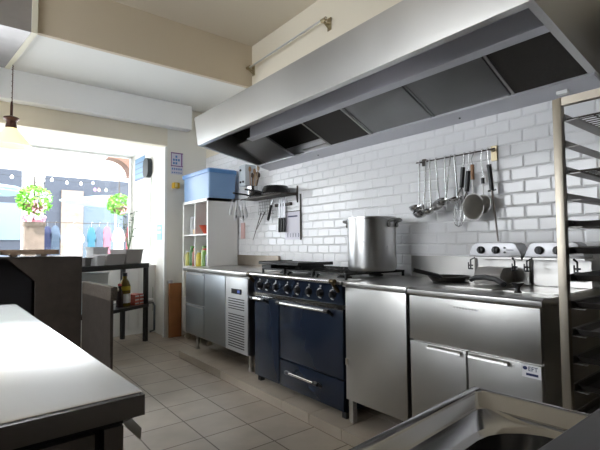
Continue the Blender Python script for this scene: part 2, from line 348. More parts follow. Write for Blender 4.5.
# stock pot
px, py = 2.375, 2.17
o = thing('stock_pot', (px, py, 1.0), 'tall aluminium stock pot standing on the rear right burner', 'pot')
MB().lathe([(.165, 1.0), (.176, 1.012), (.178, 1.04), (.178, 1.372), (.184, 1.374), (.184, 1.388), (.174, 1.388), (.174, 1.03), (.01, 1.025)], (px, py, 0), 48).build('body', alu, o, smooth=True)
MB().lathe([(.1795, 1.352), (.1795, 1.358)], (px, py, 0), 48).build('band', alu, o, smooth=True)
for s in (-1, 1):
    d = Vector((.617, -.787, 0)).normalized() if s > 0 else -Vector((.617, -.787, 0)).normalized()
    d = Matrix.Rotation(math.radians(-28 if s > 0 else -28), 3, 'Z') @ d
    t = Vector((-d.y, d.x, 0)); c = Vector((px, py, 1.352))
    MB().tube([c+d*.176-t*.055, c+d*.215-t*.052+Vector((0, 0, .012)), c+d*.228+Vector((0, 0, .016)), c+d*.215+t*.052+Vector((0, 0, .012)), c+d*.176+t*.055], .011, 8).build('handle', mat('handle_grey', (.25, .25, .25), .4, .9), o, smooth=True)
    b = MB()
    for q in (-.055, .055): b.tube([c+d*.172+t*q-Vector((0, 0, .022)), c+d*.184+t*q-Vector((0, 0, .022))], .016, 8)
    b.build('rivet_plate', mat('handle_grey', (.25, .25, .25)), o)

# ------------------------------------------------------------ neutral worktop unit
o = thing('worktop_cupboard', (2.27, 1.75, PZ), 'plain stainless steel worktop cupboard between the range and the fryer unit', 'cupboard')
box(1.945, 2.62, 1.512, 1.99, .225, .92).build('body', steel_satin, o)
box(1.923, 1.945, 1.512, 1.99, .215, .918).build('front_panel', steel_satin, o, bevel=.003)
box(1.905, 2.64, 1.497, 1.998, .921, .953).build('worktop', steel, o, bevel=.004)
box(2.615, 2.64, 1.497, 1.998, .9535, 1.105).build('upstand', steel, o)
for x, yy in ((1.955, 1.965), (1.955, 1.54), (2.58, 1.965), (2.58, 1.54)): box(x-.017, x+.017, yy-.017, yy+.017, PZ, .225).build('leg', steel_satin, o)
# hinge bracket seen at the range side
box(1.915, 1.923, 1.975, 1.988, .43, .47).build('hinge', steel, o)

# ------------------------------------------------------------ fryer unit
o = thing('fryer_cabinet', (2.27, 1.15, PZ), 'stainless steel fryer cabinet with two doors and a deep blank front', 'cabinet')
box(1.945, 2.62, .81, 1.48, .17, .91).build('body', steel_satin, o)
box(1.923, 1.945, .81, 1.488, .677, .912).build('front_panel', steel_satin, o, bevel=.003)
tp = MB().prism([(1.912, .915), (1.905, .922), (1.905, .945), (1.93, .958), (2.0, .953), (2.62, .953), (2.62, .915)], 'y', .795, 1.49).build('top', steel, o, bevel=.003)
box(2.605, 2.625, .80, 1.46, .9535, 1.03).build('upstand', steel_satin, o)
for ya, yb in ((1.158, 1.486), (.812, 1.148)):
    d = box(1.923, 1.945, ya, yb, .18, .668).build('door', steel_satin, o, bevel=.003)
    yc = ya+.02 if ya > 1.1 else ya+.135
    MB().prism([(1.926, .664), (1.902, .657), (1.900, .647), (1.903, .648), (1.926, .659)], 'y', yc, yc+.19).build('handle_lip', steel_satin, d)
st = box(1.9215, 1.923, .813, .893, .613, .668).build('sticker', paper, d)
text('EFT', .026, (1.9212, .846, .650), FACE_MX, mat('navy_ink', (.02, .03, .12), .6), 'lettering', st)
MB().lathe([(.010, 0), (.010, -.001), (.004, -.001)], (1.9215, .879, .652), 10, 'x', (1, .8)).build('emblem', mat('navy_ink', (.02, .03, .12)), st)
box(1.9205, 1.9215, .825, .875, .622, .632).build('bar', mat('navy_ink', (.02, .03, .12)), st)
em = MB()
for k in range(9): em.box(1.9218, 1.923, 1.09+k*.016, 1.10+k*.016, .868, .878)
em.build('engraved_marks', mat('mark_grey', (.6, .6, .6)), o)
for x, yy in ((1.97, 1.45), (1.97, .84), (2.57, 1.45), (2.57, .84)): box(x-.018, x+.018, yy-.018, yy+.018, PZ, .17).build('leg', steel_satin, o)
# tabletop twin fryer with its two control heads
o = thing('twin_fryer', (2.3, 1.12, .953), 'steel twin deep fryer set in the cabinet top, with two knobbed control heads', 'deep fryer')
for ya, yb in ((1.105, 1.405), (.80, 1.08)):
    b = MB().loft([rrect(2.12, 2.56, ya, yb, .03, .9535), rrect(2.12, 2.56, ya, yb, .03, .957), rrect(2.125, 2.555, ya+.005, yb-.005, .03, .957), rrect(2.135, 2.545, ya+.015, yb-.015, .03, .955)]).build('tank', steel, o)
    # splash plate behind the tank
    box(2.50, 2.508, ya, yb, .958, 1.11).build('back_plate', steel, b)
    hd = MB(); yc, hw = (ya+yb)/2, (yb-ya)/2+.005
    pts = [(yc-hw, 1.113), (yc+hw, 1.113), (yc+hw-.002, 1.125), (yc+hw-.03, 1.185), (yc+hw-.05, 1.195), (yc-hw+.05, 1.195), (yc-hw+.03, 1.185), (yc-hw, 1.125)]
    hd.prism(pts, 'x', 2.40, 2.52); c_ = hd.build('control_head', mat('light_satin_steel', (.44, .44, .46), .4, .75), o, bevel=.006)
    box(2.392, 2.53, yc-hw-.002, yc+hw+.002, 1.103, 1.112).build('lower_edge', steel, c_)
    for q in (.075, .165):
        kk = MB().lathe([(.022, 0), (.022, -.012), (.017, -.022), (.001, -.024)], (2.40, yb-q, 1.153), 16, 'x').box(2.368, 2.385, yb-q-.004, yb-q+.004, 1.135, 1.171).build('knob', blackp, c_, smooth=True)
    for zz in (1.165, 1.14): MB().lathe([(.006, 0), (.006, -.006)], (2.40, yb-.215, zz), 8, 'x').build('indicator_lamp', blackp, c_)
    box(2.398, 2.4, ya+.035, ya+.075, 1.15, 1.156).build('badge', mat('mark_dark', (.2, .2, .22), .5), c_)
    for yy in (ya+.02, yb-.02):
        MB().tube([(2.39, yy+(.02 if yy < yc else -.02), 1.108), (2.375, yy, 1.095), (2.375, yy, 1.04)], .005, 6).tube([(2.375, yy-.014, 1.062), (2.375, yy+.014, 1.062)], .005, 6).tube([(2.375, yy-.014, 1.042), (2.375, yy+.014, 1.042)], .005, 6).tube([(2.375, yy+.014, 1.042), (2.375, yy+.014, 1.08)], .004, 6).build('basket_hook', blackp, c_)
o = thing('fryer_basket', (2.36, 1.2, .963), 'steel fryer basket with a curved black handle on the left tank', 'fryer basket')
MB().prism([(2.29, .965), (2.29, 1.02), (2.33, 1.055), (2.47, 1.055), (2.47, .965)], 'y', 1.165, 1.32).build('basket', mat('basket_mesh', (.45, .43, .42), .4, .8, bump=.6, bscale=300), o, bevel=.006)
MB().tube([(2.23, 1.30, .99), (2.21, 1.26, 1.005), (2.18, 1.19, 1.012), (2.12, 1.10, 1.008), (2.06, 1.03, .992)], .014, 8).tube([(2.215, 1.27, 1.0), (2.29, 1.26, 1.0)], .005, 6).build('handle', blackp, o, smooth=True)
o = MB().lathe([(.018, .959), (.014, .966), (.010, .975), (.012, .985), (.026, 1.002), (.027, 1.006), (.005, 1.006)], (2.04, .955, 0), 18).build('drain_knob', blackp, smooth=True)
tag(o, 'small black funnel-shaped knob standing on the fryer cabinet top', 'knob')
# frying pan
o = thing('frying_pan', (2.33, 1.62, .954), 'dark frying pan with a thick black handle beside the fryer basket', 'frying pan')
MB().lathe([(.105, .955), (.13, .985), (.133, .99), (.126, .99), (.10, .962), (.002, .961)], (2.40, 1.545, 0), 32).build('pan', mat('pan_dark', (.05, .045, .04), .3, .6), o, smooth=True)
MB().tube([(2.29, 1.53, .985), (2.25, 1.53, 1.0), (2.21, 1.55, 1.01), (2.16, 1.59, 1.025), (2.13, 1.615, 1.035)], .013, 8).build('handle', blackp, o, smooth=True)

# ------------------------------------------------------------ utensil rail and utensils
RX = 2.585
o = thing('utensil_rail', (RX, 1.6, 1.77), 'steel utensil rail on the tiled wall above the fryer cabinet', 'rail')
MB().tube([(RX, 1.915, 1.782), (RX, 1.325, 1.782)], .005, 8).build('bar', steel_dark, o)
box(2.625, 2.64, 1.335, 1.372, 1.715, 1.81).tube([(2.63, 1.353, 1.775), (RX, 1.353, 1.782)], .007, 8).build('bracket', brass, o)
box(2.625, 2.64, 1.865, 1.895, 1.76, 1.81).tube([(2.63, 1.88, 1.785), (RX, 1.88, 1.782)], .006, 8).build('bracket', steel_dark, o)
usteel = mat('utensil_steel', (.62, .62, .62), .22, 1)
def hook(m, y, x=RX, r=.012, z=1.782): return m.tube([(x+r*math.cos(math.radians(a)), y, z+r*math.sin(math.radians(a))) for a in range(-20, 201, 20)], .0025, 6)
def lean(ob, yb, ya, h):   # tilt in the wall plane so the lower end swings to yb
    ob.rotation_euler.x = math.atan2(yb-ya, h)
def ladle(y, yb, zb, rad, label, dx=0, kind='bowl', group='ladles on the utensil rail'):
    o = thing('ladle' if kind == 'bowl' else 'skimmer', (RX, y, 1.782), label, 'ladle' if kind == 'bowl' else 'skimmer', None)
    h = 1.782-zb; m = hook(MB(), y); m.tube([(RX-.012, y, 1.782), (RX-.012, y, 1.77), (RX-.014+dx, y, 1.782-h+.02)], .0055, 8)
    m.build('handle', usteel, o, smooth=True)
    if kind == 'bowl':
        pr = [(rad*math.sin(math.radians(a))+.0005, -rad*.85*math.cos(math.radians(a))) for a in range(0, 91, 15)]; pr += [(r*.93, z+.002) for r, z in pr[::-1]]
        b = MB().lathe(pr, (RX-.014+dx-rad*.9, y, 1.782-h+.015), 20); b.rot(-18, 'Y', (RX-.014+dx, y, 1.782-h+.02)); b.build('bowl', usteel, o, smooth=True)
    else:
        b = MB().lathe([(.002, .004), (rad*.6, .003), (rad, -.006), (rad, -.009), (rad*.6, 0), (.002, .001)], (RX-.03+dx, y, 1.782-h), 24, 'x'); b.rot(35, 'Y', (RX-.03, y, 1.782-h)); b.build('perforated_disc', mat('skimmer_mesh', (.35, .34, .33), .35, .9, bump=.8, bscale=400), o, smooth=True)
    lean(o, yb, y, h); return o
ladle(1.879, 1.885, 1.46, .050, 'small steel ladle hanging leftmost on the utensil rail')
ladle(1.822, 1.842, 1.415, .052, 'steel ladle hanging lowest, second from the left on the rail', -.01)
ladle(1.795, 1.765, 1.425, .046, 'steel ladle leaning right, third from the left on the rail', -.03)
ladle(1.745, 1.715, 1.455, .052, 'flat perforated steel skimmer hanging between the ladles', 0, 'flat')
ladle(1.672, 1.665, 1.475, .044, 'steel ladle with dark bowl, left one of the middle three on the rail')
ladle(1.628, 1.655, 1.485, .041, 'steel ladle crossing the next handle, centre one of the middle three', -.02)
ladle(1.598, 1.578, 1.49, .041, 'steel ladle with shiny bowl, right one of the middle three', 0)
def whisk(y, yb, zt, zh, zb, rad, label):
    o = thing('whisk', (RX, y, 1.782), label, 'whisk'); m = hook(MB(), y); m.tube([(RX-.012, y, 1.782), (RX-.006, y, zt)], .002, 6)
    m.build('hook', usteel, o)
    MB().tube([(RX-.006, y, zt+.01), (RX-.006, y, (zt+zh)/2), (RX-.006, y, zh)], .014, 10).build('handle', blackp, o, smooth=True)
    w_ = MB()
    for k in range(4):
        a = math.pi*k/4; H = zh-zb
        w_.tube([(RX-.006+rad*math.sin(t)*(1 if t < 9 else 1)*math.cos(a)*(.25+.75*(u)), y+rad*math.sin(t)*math.sin(a)*(.25+.75*u), zh-H*(.5-.5*math.cos(t if t <= math.pi else t))) for t, u in [(math.pi*i/8, i/8) for i in range(9)]], .0022, 5)
        w_.tube([(RX-.006-rad*math.sin(t)*math.cos(a)*(.25+.75*u), y-rad*math.sin(t)*math.sin(a)*(.25+.75*u), zh-H*(.5-.5*math.cos(t))) for t, u in [(math.pi*i/8, i/8) for i in range(9)]], .0022, 5)
    w_.build('wires', usteel, o, smooth=True); lean(o, yb, y, 1.782-zb); return o
whisk(1.53, 1.585, 1.685, 1.56, 1.30, .055, 'balloon whisk with a black handle, its wire loops hanging lowest')
whisk(1.492, 1.53, 1.655, 1.53, 1.40, .025, 'slim whisk with a dark handle beside the large sieve')
def sieve(y, yb, zt, zh, zc, rad, hm, label, dx=0):
    o = thing('sieve', (RX, y, 1.782), label, 'sieve'); m = hook(MB(), y); m.tube([(RX-.012, y, 1.782), (RX-.01+dx, y+.008, 1.73), (RX-.012+dx, y-.004, zt)], .0025, 6)
    m.build('hook', usteel, o)
    MB().tube([(RX-.012+dx, y, zt+.005), (RX-.012+dx, y, zh)], .011, 10).build('handle', hm, o, smooth=True)
    MB().tube([(RX-.012+dx, y, zh), (RX-.012+dx, y, zc+rad*.9)], .004, 6).tube([(RX-.018+dx, y+rad*math.cos(2*math.pi*i/24), zc+rad*1.15*math.sin(2*math.pi*i/24)) for i in range(25)], .0032, 6).build('rim', mat('sieve_rim', (.35, .34, .33), .35, .9), o, smooth=True)
    b = MB(); b.lathe([(.001, .038), (rad*.45, .033), (rad*.8, .018), (rad, 0), (rad*.98, 0), (rad*.78, .016), (rad*.42, .03), (.001, .035)], (RX-.018+dx, y, zc), 24, 'x', (1, 1.15))
    for i in range(len(b.v)): b.v[i].x = 2*(RX-.018+dx)-b.v[i].x
    b.build('mesh_bowl', mat('sieve_mesh', (.20, .185, .16), .5, .6, bump=.8, bscale=500), o, smooth=True)
    lean(o, yb, y, 1.782-zc); return o
sieve(1.455, 1.452, 1.69, 1.60, 1.425, .072, mat('wood_handle', (.36, .18, .09), .5), 'large round wire sieve with a wooden handle', -.03)
sieve(1.405, 1.40, 1.60, 1.57, 1.44, .05, blackp, 'smaller sieve half hidden behind the large round sieve', 0)
o = thing('sharpening_steel', (RX, 1.37, 1.782), 'long knife sharpening steel with black handle, rightmost on the rail', 'sharpening steel')
m = hook(MB(), 1.37); m.tube([(RX-.012, 1.37, 1.782), (RX-.01, 1.37, 1.68)], .002, 6); m.build('hook', usteel, o)
MB().tube([(RX-.01, 1.37, 1.685), (RX-.01, 1.37, 1.66), (RX-.01, 1.37, 1.58), (RX-.01, 1.37, 1.52)], .015, 10, .012).tube([(RX-.01, 1.345, 1.52), (RX-.01, 1.395, 1.52)], .006, 6).build('handle', blackp, o, smooth=True)
MB().tube([(RX-.01, 1.37, 1.52), (RX-.01, 1.37, 1.20)], .0075, 8, .005).build('rod', mat('dark_rod', (.3, .26, .24), .35, .9), o, smooth=True)
lean(o, 1.315, 1.37, .58)

# ------------------------------------------------------------ left wall shelf with pans
o = thing('wall_shelf', (2.52, 3.85, 1.69), 'narrow steel wall shelf with bracket at the left end of the hood', 'shelf')
box(2.44, 2.64, 3.41, 4.20, 1.70, 1.708).build('shelf_board', steel_dark, o)
box(2.436, 2.441, 3.41, 4.20, 1.694, 1.709).build('front_lip', steel_dark, o)
MB().tube([(2.34, 4.205, 1.705), (2.62, 4.205, 1.705)], .003, 6).build('hook_bar', steel_dark, o)
MB().prism([(2.64, 1.62), (2.64, 1.79), (2.632, 1.79), (2.625, 1.72), (2.45, 1.708), (2.45, 1.70), (2.62, 1.69), (2.632, 1.62)], 'y', 3.40, 3.41).build('bracket', steel_dark, o)
pnm = mat('black_pan', (.03, .03, .032), .25, .5)
def pan(x, y, r, h, ang, label, z=1.709):
    o = thing('frying_pan', (x, y, z), label, 'frying pan')
    MB().lathe([(r, z+.0005), (r, z+.006), (r*.93, z+h*.6), (r*.8, z+h), (.002, z+h+.001)], (x, y, 0), 28).build('pan', pnm, o, smooth=True)
    d = Vector((math.cos(ang), math.sin(ang), 0)); c = Vector((x, y, z))
    MB().tube([c+d*r*.95+Vector((0, 0, .008)), c+d*(r+.05)+Vector((0, 0, .02)), c+d*(r+.19)+Vector((0, 0, .03))], .009, 8).build('handle', blackp, o, smooth=True)
pan(2.485, 3.57, .15, .08, math.radians(172), 'black frying pan lying upside down on the wall shelf, nearer the bracket')
pan(2.51, 3.90, .125, .055, math.radians(172), 'dark frying pan upside down on the wall shelf next to the utensil pot')
o = thing('utensil_pot', (2.54, 4.11, 1.711), 'steel container full of wooden spoons and brushes on the wall shelf', 'utensil pot')
MB().lathe([(.05, 1.7115), (.056, 1.72), (.062, 1.85), (.066, 1.853), (.060, 1.853), (.05, 1.72), (.002, 1.718)], (2.54, 4.11, 0), 24).build('pot', usteel, o, smooth=True)
for k in range(9):
    a = random.uniform(0, 6.28); q = random.uniform(.02, .1); x1, y1, z1 = 2.54+q*math.cos(a)*.6, 4.09-q*math.sin(a)*1.3, random.uniform(1.93, 2.03)
    cm = [mat('spoon_wood', (.45, .28, .15), .6), mat('spoon_dark', (.12, .08, .06), .5), mat('spoon_straw', (.55, .42, .3), .7)][k % 3]
    u = thing('wooden_spoon' if k % 3 != 2 else 'pastry_brush', (2.54, 4.11, 1.725), 'wooden utensil standing in the steel container on the wall shelf', 'utensil', 'wooden utensils in the steel container')
    MB().tube([(2.54+.02*math.cos(a), 4.11-.02*math.sin(a), 1.725), (x1, y1, z1)], .005, 6).build('shaft', cm, u)
    MB().lathe([(.003, -.03), (.016, -.015), (.019, .005), (.012, .028), (.002, .033)], (x1, y1, z1+.02), 10, 'z', (1, .5)).build('head', cm, u, smooth=True)
o = thing('switch_box', (2.58, 4.27, 1.88), 'white electrical box on the tiled wall beside the blue storage box', 'electrical box')
box(2.50, 2.64, 4.20, 4.34, 1.875, 2.12).build('housing', mat('box_white', (.55, .60, .66), .4), o, bevel=.008)
for yy, zz in ((4.30, 1.92), (4.24, 1.92), (4.30, 2.06)): MB().lathe([(.013, 0), (.013, -.012)], (2.50, yy, zz), 10, 'x').build('socket', blackp, o)
# things hanging left of the shelf
def hang(name, x, y, zt, zb, label, cat, parts):
    o = thing(name, (x, y, zt), label, cat); 
    for nm, mb, mm in parts: mb.build(nm, mm, o, smooth=True)
    return o
wh = mat('white_handle', (.82, .82, .84), .4)
for k, (yy, xx, zb, tl_) in enumerate(((4.215, 2.345, 1.52, 7), (4.20, 2.385, 1.46, 2), (4.21, 2.42, 1.50, -2), (4.20, 2.45, 1.46, -3), (4.205, 2.49, 1.50, -6))):
    o = thing('peeler' if k % 2 else 'spatula', (xx, yy, 1.70), ['white-tipped spatula hanging farthest left below the wall shelf', 'white utensil with dark slot, second below the shelf end', 'thin steel spatula hanging in the middle of the white utensils', 'white utensil with dark slot hanging lowest below the shelf end', 'steel spatula leaning right at the end of the white utensils'][k], 'utensil')
    MB().tube([(xx, yy, 1.70), (xx, yy, zb+.1)], .006, 6).build('shaft', wh, o, smooth=True)
    MB().lathe([(.004, 0), (.022, .02), (.024, .07), (.010, .13)], (xx, yy, zb), 12, 'z', (.9, .5)).build('blade', wh, o, smooth=True)
    if k % 2: MB().lathe([(.003, 0), (.007, .02), (.003, .04)], (xx, yy-.011, zb+.03), 8, 'z', (1, .4)).build('dark_slot', blackp, o, smooth=True)
    o.rotation_euler.y = math.radians(tl_*1.5)
o = box(2.632, 2.64, 4.44, 4.53, 1.27, 1.46).build('pink_card', mat('pink_card', (.75, .5, .48), .7)); tag(o, 'small pink card on the wall just right of the white cube shelf', 'card')
o = thing('wire_grater', (2.60, 3.95, 1.69), 'grey wire rack hanging flat under the wall shelf', 'wire rack')
m = MB()
for k in range(9): m.tube([(2.60, 4.06-k*.035, 1.68), (2.595, 4.07-k*.035, 1.53)], .003, 5)
for k in range(5): m.tube([(2.598, 4.07, 1.67-k*.035), (2.598, 3.77, 1.67-k*.035)], .003, 5)
m.build('wire_grid', mat('dull_wire', (.35, .35, .35), .4, .9), o)
m = MB(); m.tube([(2.60, 3.9, 1.68), (2.6, 3.9, 1.70)], .003, 5); m.build('hook', usteel, o)
for k, (ya, yb, za, zb, lb) in enumerate(((4.0, 4.18, 1.53, 1.25, 'long steel skewer leaning left under the wire rack, the lower one'), (3.93, 4.1, 1.53, 1.37, 'long steel skewer leaning left under the wire rack, the upper one'))):
    o = tag(MB().tube([(2.585, ya, za+.02), (2.59, yb, zb)], .006, 6, .003).build('skewer', steel_dark, smooth=True), lb, 'skewer')
o = thing('brush', (2.58, 3.83, 1.6), 'short black-handled tool leaning left of the hanging knives', 'tool')
MB().tube([(2.58, 3.79, 1.62), (2.58, 3.86, 1.46)], .014, 8).build('handle', blackp, o, smooth=True); MB().tube([(2.58, 3.765, 1.68), (2.58, 3.79, 1.62)], .006, 6).build('shaft', usteel, o)
o = box(2.615, 2.64, 3.50, 3.78, 1.60, 1.63).build('knife_magnet', steel_dark); tag(o, 'magnetic strip holding the knives on the tiled wall', 'knife rack')
for k, yy in enumerate((3.70, 3.655, 3.61)):
    o = thing('kitchen_knife', (2.60, yy-.07, 1.33), ['kitchen knife with black handle down, leftmost of the three on the wall', 'kitchen knife with black handle down, middle of the three on the wall', 'kitchen knife with black handle down, rightmost of the three on the wall'][k], 'knife')
    y0 = yy-.02
    MB().prism([(y0-.014, 1.46), (y0+.014, 1.46), (y0+.016, 1.62), (y0+.002, 1.70), (y0-.012, 1.66)], 'x', 2.606, 2.610).build('blade', mat('blade_steel', (.32, .32, .33), .4, .9), o)
    MB().tube([(2.606, y0, 1.325), (2.606, y0, 1.40), (2.606, y0, 1.475)], .013, 8).build('handle', blackp, o, smooth=True)
o = thing('instruction_sheet', (2.62, 3.45, 1.24), 'printed paper sheet on the tiled wall right of the knives', 'sheet')
box(2.630, 2.634, 3.355, 3.61, 1.245, 1.53).build('sheet', mat('lilac_paper', (.72, .70, .78), .5), o)
b = MB(); b.box(2.626, 2.636, 3.345, 3.356, 1.24, 1.70); b.box(2.628, 2.635, 3.345, 3.62, 1.53, 1.538); b.build('edge_strip', steel_dark, o)
m = MB()
for k in range(5): m.box(2.628, 2.630, 3.56-k*.045, 3.565-k*.045, 1.27, 1.31)
m.box(2.628, 2.63, 3.40, 3.56, 1.475, 1.49); m.build('printed_marks', ink, o)

# ------------------------------------------------------------ white cube shelf unit
KX0, KX1, KY0, KY1 = 2.225, 2.62, 4.585, 5.32; KZ0, KZ1 = .10, 1.752
o = thing('cube_shelf', (2.42, 4.95, 0), 'tall white cube shelf unit on castors in the far corner', 'shelf unit')
t = .035
box(KX0, KX1, KY0, KY0+t, KZ0, KZ1).build('side_panel', whitep, o); box(KX0, KX1, KY1-t, KY1, KZ0, KZ1).build('side_panel', whitep, o)
box(KX0, KX1, KY0, KY1, KZ1-t, KZ1+.001).build('top_panel', whitep, o); box(KX0, KX1, KY0, KY1, KZ0-.001, KZ0+t).build('bottom_panel', whitep, o)
KM = (KY0+KY1)/2
box(KX0+.003, KX1, KM-.008, KM+.008, KZ0+t, KZ1-t).build('divider', whitep, o)
zs = [KZ0+t+(KZ1-KZ0-2*t)*i/4 for i in range(5)]
for i in (1, 2, 3): box(KX0+.002, KX1, KY0+t, KY1-t, zs[i]-.009, zs[i]+.009).build('shelf_board', whitep, o)
box(KX1-.006, KX1, KY0+t, KY1-t, KZ0+t, KZ1-t).build('back_panel', mat('kx_back', (.6, .58, .54), .6), o)
for x in (KX0+.05, KX1-.05):
    for yy in (KY0+.06, KY1-.05):
        cs = box(x-.012, x+.012, yy-.012, yy+.012, .07, .10).build('castor', steel_satin, o); MB().lathe([(.034, -.012), (.036, 0), (.034, .012)], (x, yy, .0365), 16, 'y').build('wheel', mat('castor_wheel', (.5, .45, .36), .5), cs, smooth=True)
def item(name, mb, m_, lb, cat, smooth=True): return tag(mb.build(name, m_, smooth=smooth), lb, cat)
zs3 = zs[3]+.0095; zs2 = zs[2]+.0095; zs1 = zs[1]+.0095
item('red_reflection_panel', box(2.54, 2.60, 4.64, 4.93, zs3, 1.70), mat('reflected_red', (.55, .16, .14), .6), 'red panel standing in for the reddish reflection at the back of the top right cube', 'board', False)  # red panel added to paint the reddish reflection on the cube's back
o = item('mixing_bowl', MB().lathe([(.05, zs3), (.055, zs3+.006), (.112, zs3+.10), (.116, zs3+.105), (.107, zs3+.105), (.05, zs3+.01), (.002, zs3+.008)], (2.34, 4.81, 0), 28), mat('red_orange', (.62, .09, .04), .35), 'red bowl in the top right cube of the white shelf', 'bowl')
item('cutting_slate', MB().prism([(4.655, zs3), (4.675, zs3), (4.645, zs3+.27), (4.635, zs3+.27)], 'x', 2.27, 2.45), blackp, 'dark slate leaning in the top right cube beside the red bowl', 'board', False)
jarm = mat('clear_jar', (.75, .77, .8), .15, trans=.4)
for k, (yy, h, r) in enumerate(((5.20, .20, .05), (5.08, .24, .055))):
    o = thing('storage_jar', (2.33, yy, zs3), ['clear storage jar at the far side of the top left cube', 'taller clear storage jar by the divider in the top left cube'][k], 'jar')
    MB().lathe([(r, zs3), (r, zs3+h), (r*.9, zs3+h+.01), (.002, zs3+h+.01)], (2.33, yy, 0), 20).build('jar', jarm, o, smooth=True); MB().lathe([(r*.95, zs3+h+.011), (r*.95, zs3+h+.03), (.002, zs3+h+.03)], (2.33, yy, 0), 20).build('lid', mat('jar_lid', (.6, .6, .65), .4), o, smooth=True)
item('orange_tub', MB().lathe([(.04, zs3), (.045, zs3+.06), (.002, zs3+.06)], (2.27, 5.0, 0), 16), mat('cream_orange', (.75, .55, .3), .5), 'small cream-orange tub in front of the clear jars', 'tub')
bc = [((.62, .58, .15), 'yellow'), ((.25, .45, .12), 'green'), ((.70, .55, .08), 'golden'), ((.10, .25, .08), 'dark green'), ((.05, .06, .12), 'navy'), ((.6, .6, .3), 'pale yellow'), ((.35, .12, .07), 'brown')]
for k, (yy, xx) in enumerate(((5.24, 2.27), (5.14, 2.28), (5.03, 2.27), (4.92, 2.27), (4.84, 2.30), (4.76, 2.27), (4.68, 2.28))):
    (cc, nm), r, h = bc[(k*3) % 7], .038, .17+.03*((k*2) % 3)
    side = 'left' if yy > KM else 'right'
    o = thing('bottle', (xx, yy, zs2), '%s bottle in the %s cube of the second row of the white shelf' % (nm, side), 'bottle')
    MB().lathe([(r, zs2), (r, zs2+h*.82), (r*.6, zs2+h*.94), (r*.6, zs2+h), (.002, zs2+h)], (xx, yy, 0), 16).build('body', mat('bottle_'+nm.replace(' ', '_'), cc, .25), o, smooth=True)
    MB().lathe([(r*.66, zs2+h), (r*.66, zs2+h+.02), (.002, zs2+h+.02)], (xx, yy, 0), 12).build('cap', mat('cap_'+str(k % 3), [(.7, .7, .7), (.15, .4, .1), (.6, .05, .04)][k % 3], .4), o, smooth=True)
for k, (yy, c_, lb) in enumerate(((5.22, (.55, .5, .1), 'yellow-green packet low in the left side of the white shelf'), (5.12, (.8, .5, .05), 'orange packet low in the left side of the white shelf'))):
    item('food_packet', box(2.25, 2.33, yy-.04, yy+.04, zs1, zs1+.17), mat('packet%d' % k, c_, .4), lb, 'packet', False)
# blue storage box on top
o = thing('storage_box', (2.4, 4.93, 1.753), 'translucent blue plastic storage box with lid on top of the white shelf', 'storage box')
bb = mat('blue_translucent', (.24, .40, .66), .3); 
MB().loft([rrect(2.232, 2.582, 4.575, 5.30, .02, 1.754), rrect(2.225, 2.590, 4.562, 5.303, .025, 2.05)], cap0=True).build('tub', bb, o, smooth=True)
MB().loft([rrect(2.212, 2.60, 4.552, 5.33, .03, 2.05), rrect(2.21, 2.602, 4.55, 5.332, .03, 2.095), rrect(2.23, 2.585, 4.57, 5.31, .03, 2.108), rrect(2.26, 2.55, 4.60, 5.26, .03, 2.104)], cap0=True).build('lid', mat('blue_lid', (.10, .26, .56), .3), o, smooth=True)
box(2.34, 2.46, 4.568, 4.576, 2.005, 2.015).build('handle_slot', blackp, o)

# ------------------------------------------------------------ far wall things
o = thing('wall_calendar', (2.22, YF-.004, 2.15), 'printed blue and pink notice on the far wall above the yellow box', 'notice')
box(2.138, 2.307, YF-.006, YF-.001, 2.15, 2.445).build('sheet', mat('lilac_sheet', (.66, .64, .74), .7), o)
m = MB(); m.box(2.14, 2.305, YF-.0075, YF-.006, 2.257, 2.268); m.box(2.14, 2.305, YF-.0075, YF-.006, 2.43, 2.443); m.box(2.138, 2.146, YF-.0075, YF-.006, 2.25, 2.445); m.box(2.28, 2.295, YF-.0075, YF-.006, 2.27, 2.43); m.build('dark_lines', mat('plum_ink', (.22, .08, .25), .7), o)
m = MB()
for i, j in ((0, 0), (1, 0), (0, 1), (1, 1), (2, 1), (1, 2)): m.box(2.165+i*.035, 2.19+i*.035, YF-.0075, YF-.006, 2.285+j*.045, 2.315+j*.045)
m.build('printed_picture', mat('blue_ink', (.12, .25, .5), .7), o)
for za, zb in ((2.165, 2.18), (2.21, 2.235)):
    m = MB()
    for i in range(5): m.box(2.15+i*.03, 2.168+i*.03, YF-.0075, YF-.006, za, zb)
    m.build('printed_line', mat('blue_ink', (.12, .25, .5)), o)
o = thing('alarm_box', (2.20, YF-.04, 1.95), 'small yellow-orange box on the far wall below the notice', 'box')
box(2.15, 2.235, YF-.08, YF-.001, 1.955, 2.03).build('body', mat('yellow_plastic', (.75, .45, .03), .35), o, bevel=.01); box(2.17, 2.20, YF-.084, YF-.08, 1.965, 2.02).build('button', mat('pale_yellow', (.9, .75, .3), .4), o)
o = MB().box(2.09+.005, 2.265, 5.44, 5.46, 0.002, .70); o = o.build('wooden_board', wood); tag(o, 'orange-brown wooden board standing against the far wall beside the white shelf', 'board')
o = item('cable_clip', box(2.10, 2.15, 5.463, 5.50, .70, .735), mat('grey_plastic', (.5, .5, .55), .5), 'small grey block behind the top of the brown board', 'block', False)
o = MB().box(2.058, 2.089, 5.52, 5.55, 0, ZH-.01); struct(o.build('trim_14', white))
o = thing('wall_speaker', (2.07, 6.15, 2.17), 'dark grey rounded loudspeaker on the white window reveal', 'loudspeaker')
MB().loft([rrect(6.07, 6.33, 2.19, 2.45, .09, 0)]*1, cap1=False)
pts = rrect(6.09, 6.31, 2.18, 2.46, .09, 0)
MB().prism([(p[0], p[1]) for p in pts], 'x', 2.02, 2.085).build('body', mat('dark_grey_cloth', (.025, .03, .035), .6), o, smooth=True); box(2.0845, 2.089, 6.15, 6.25, 2.3, 2.34).build('bracket', blackp, o)
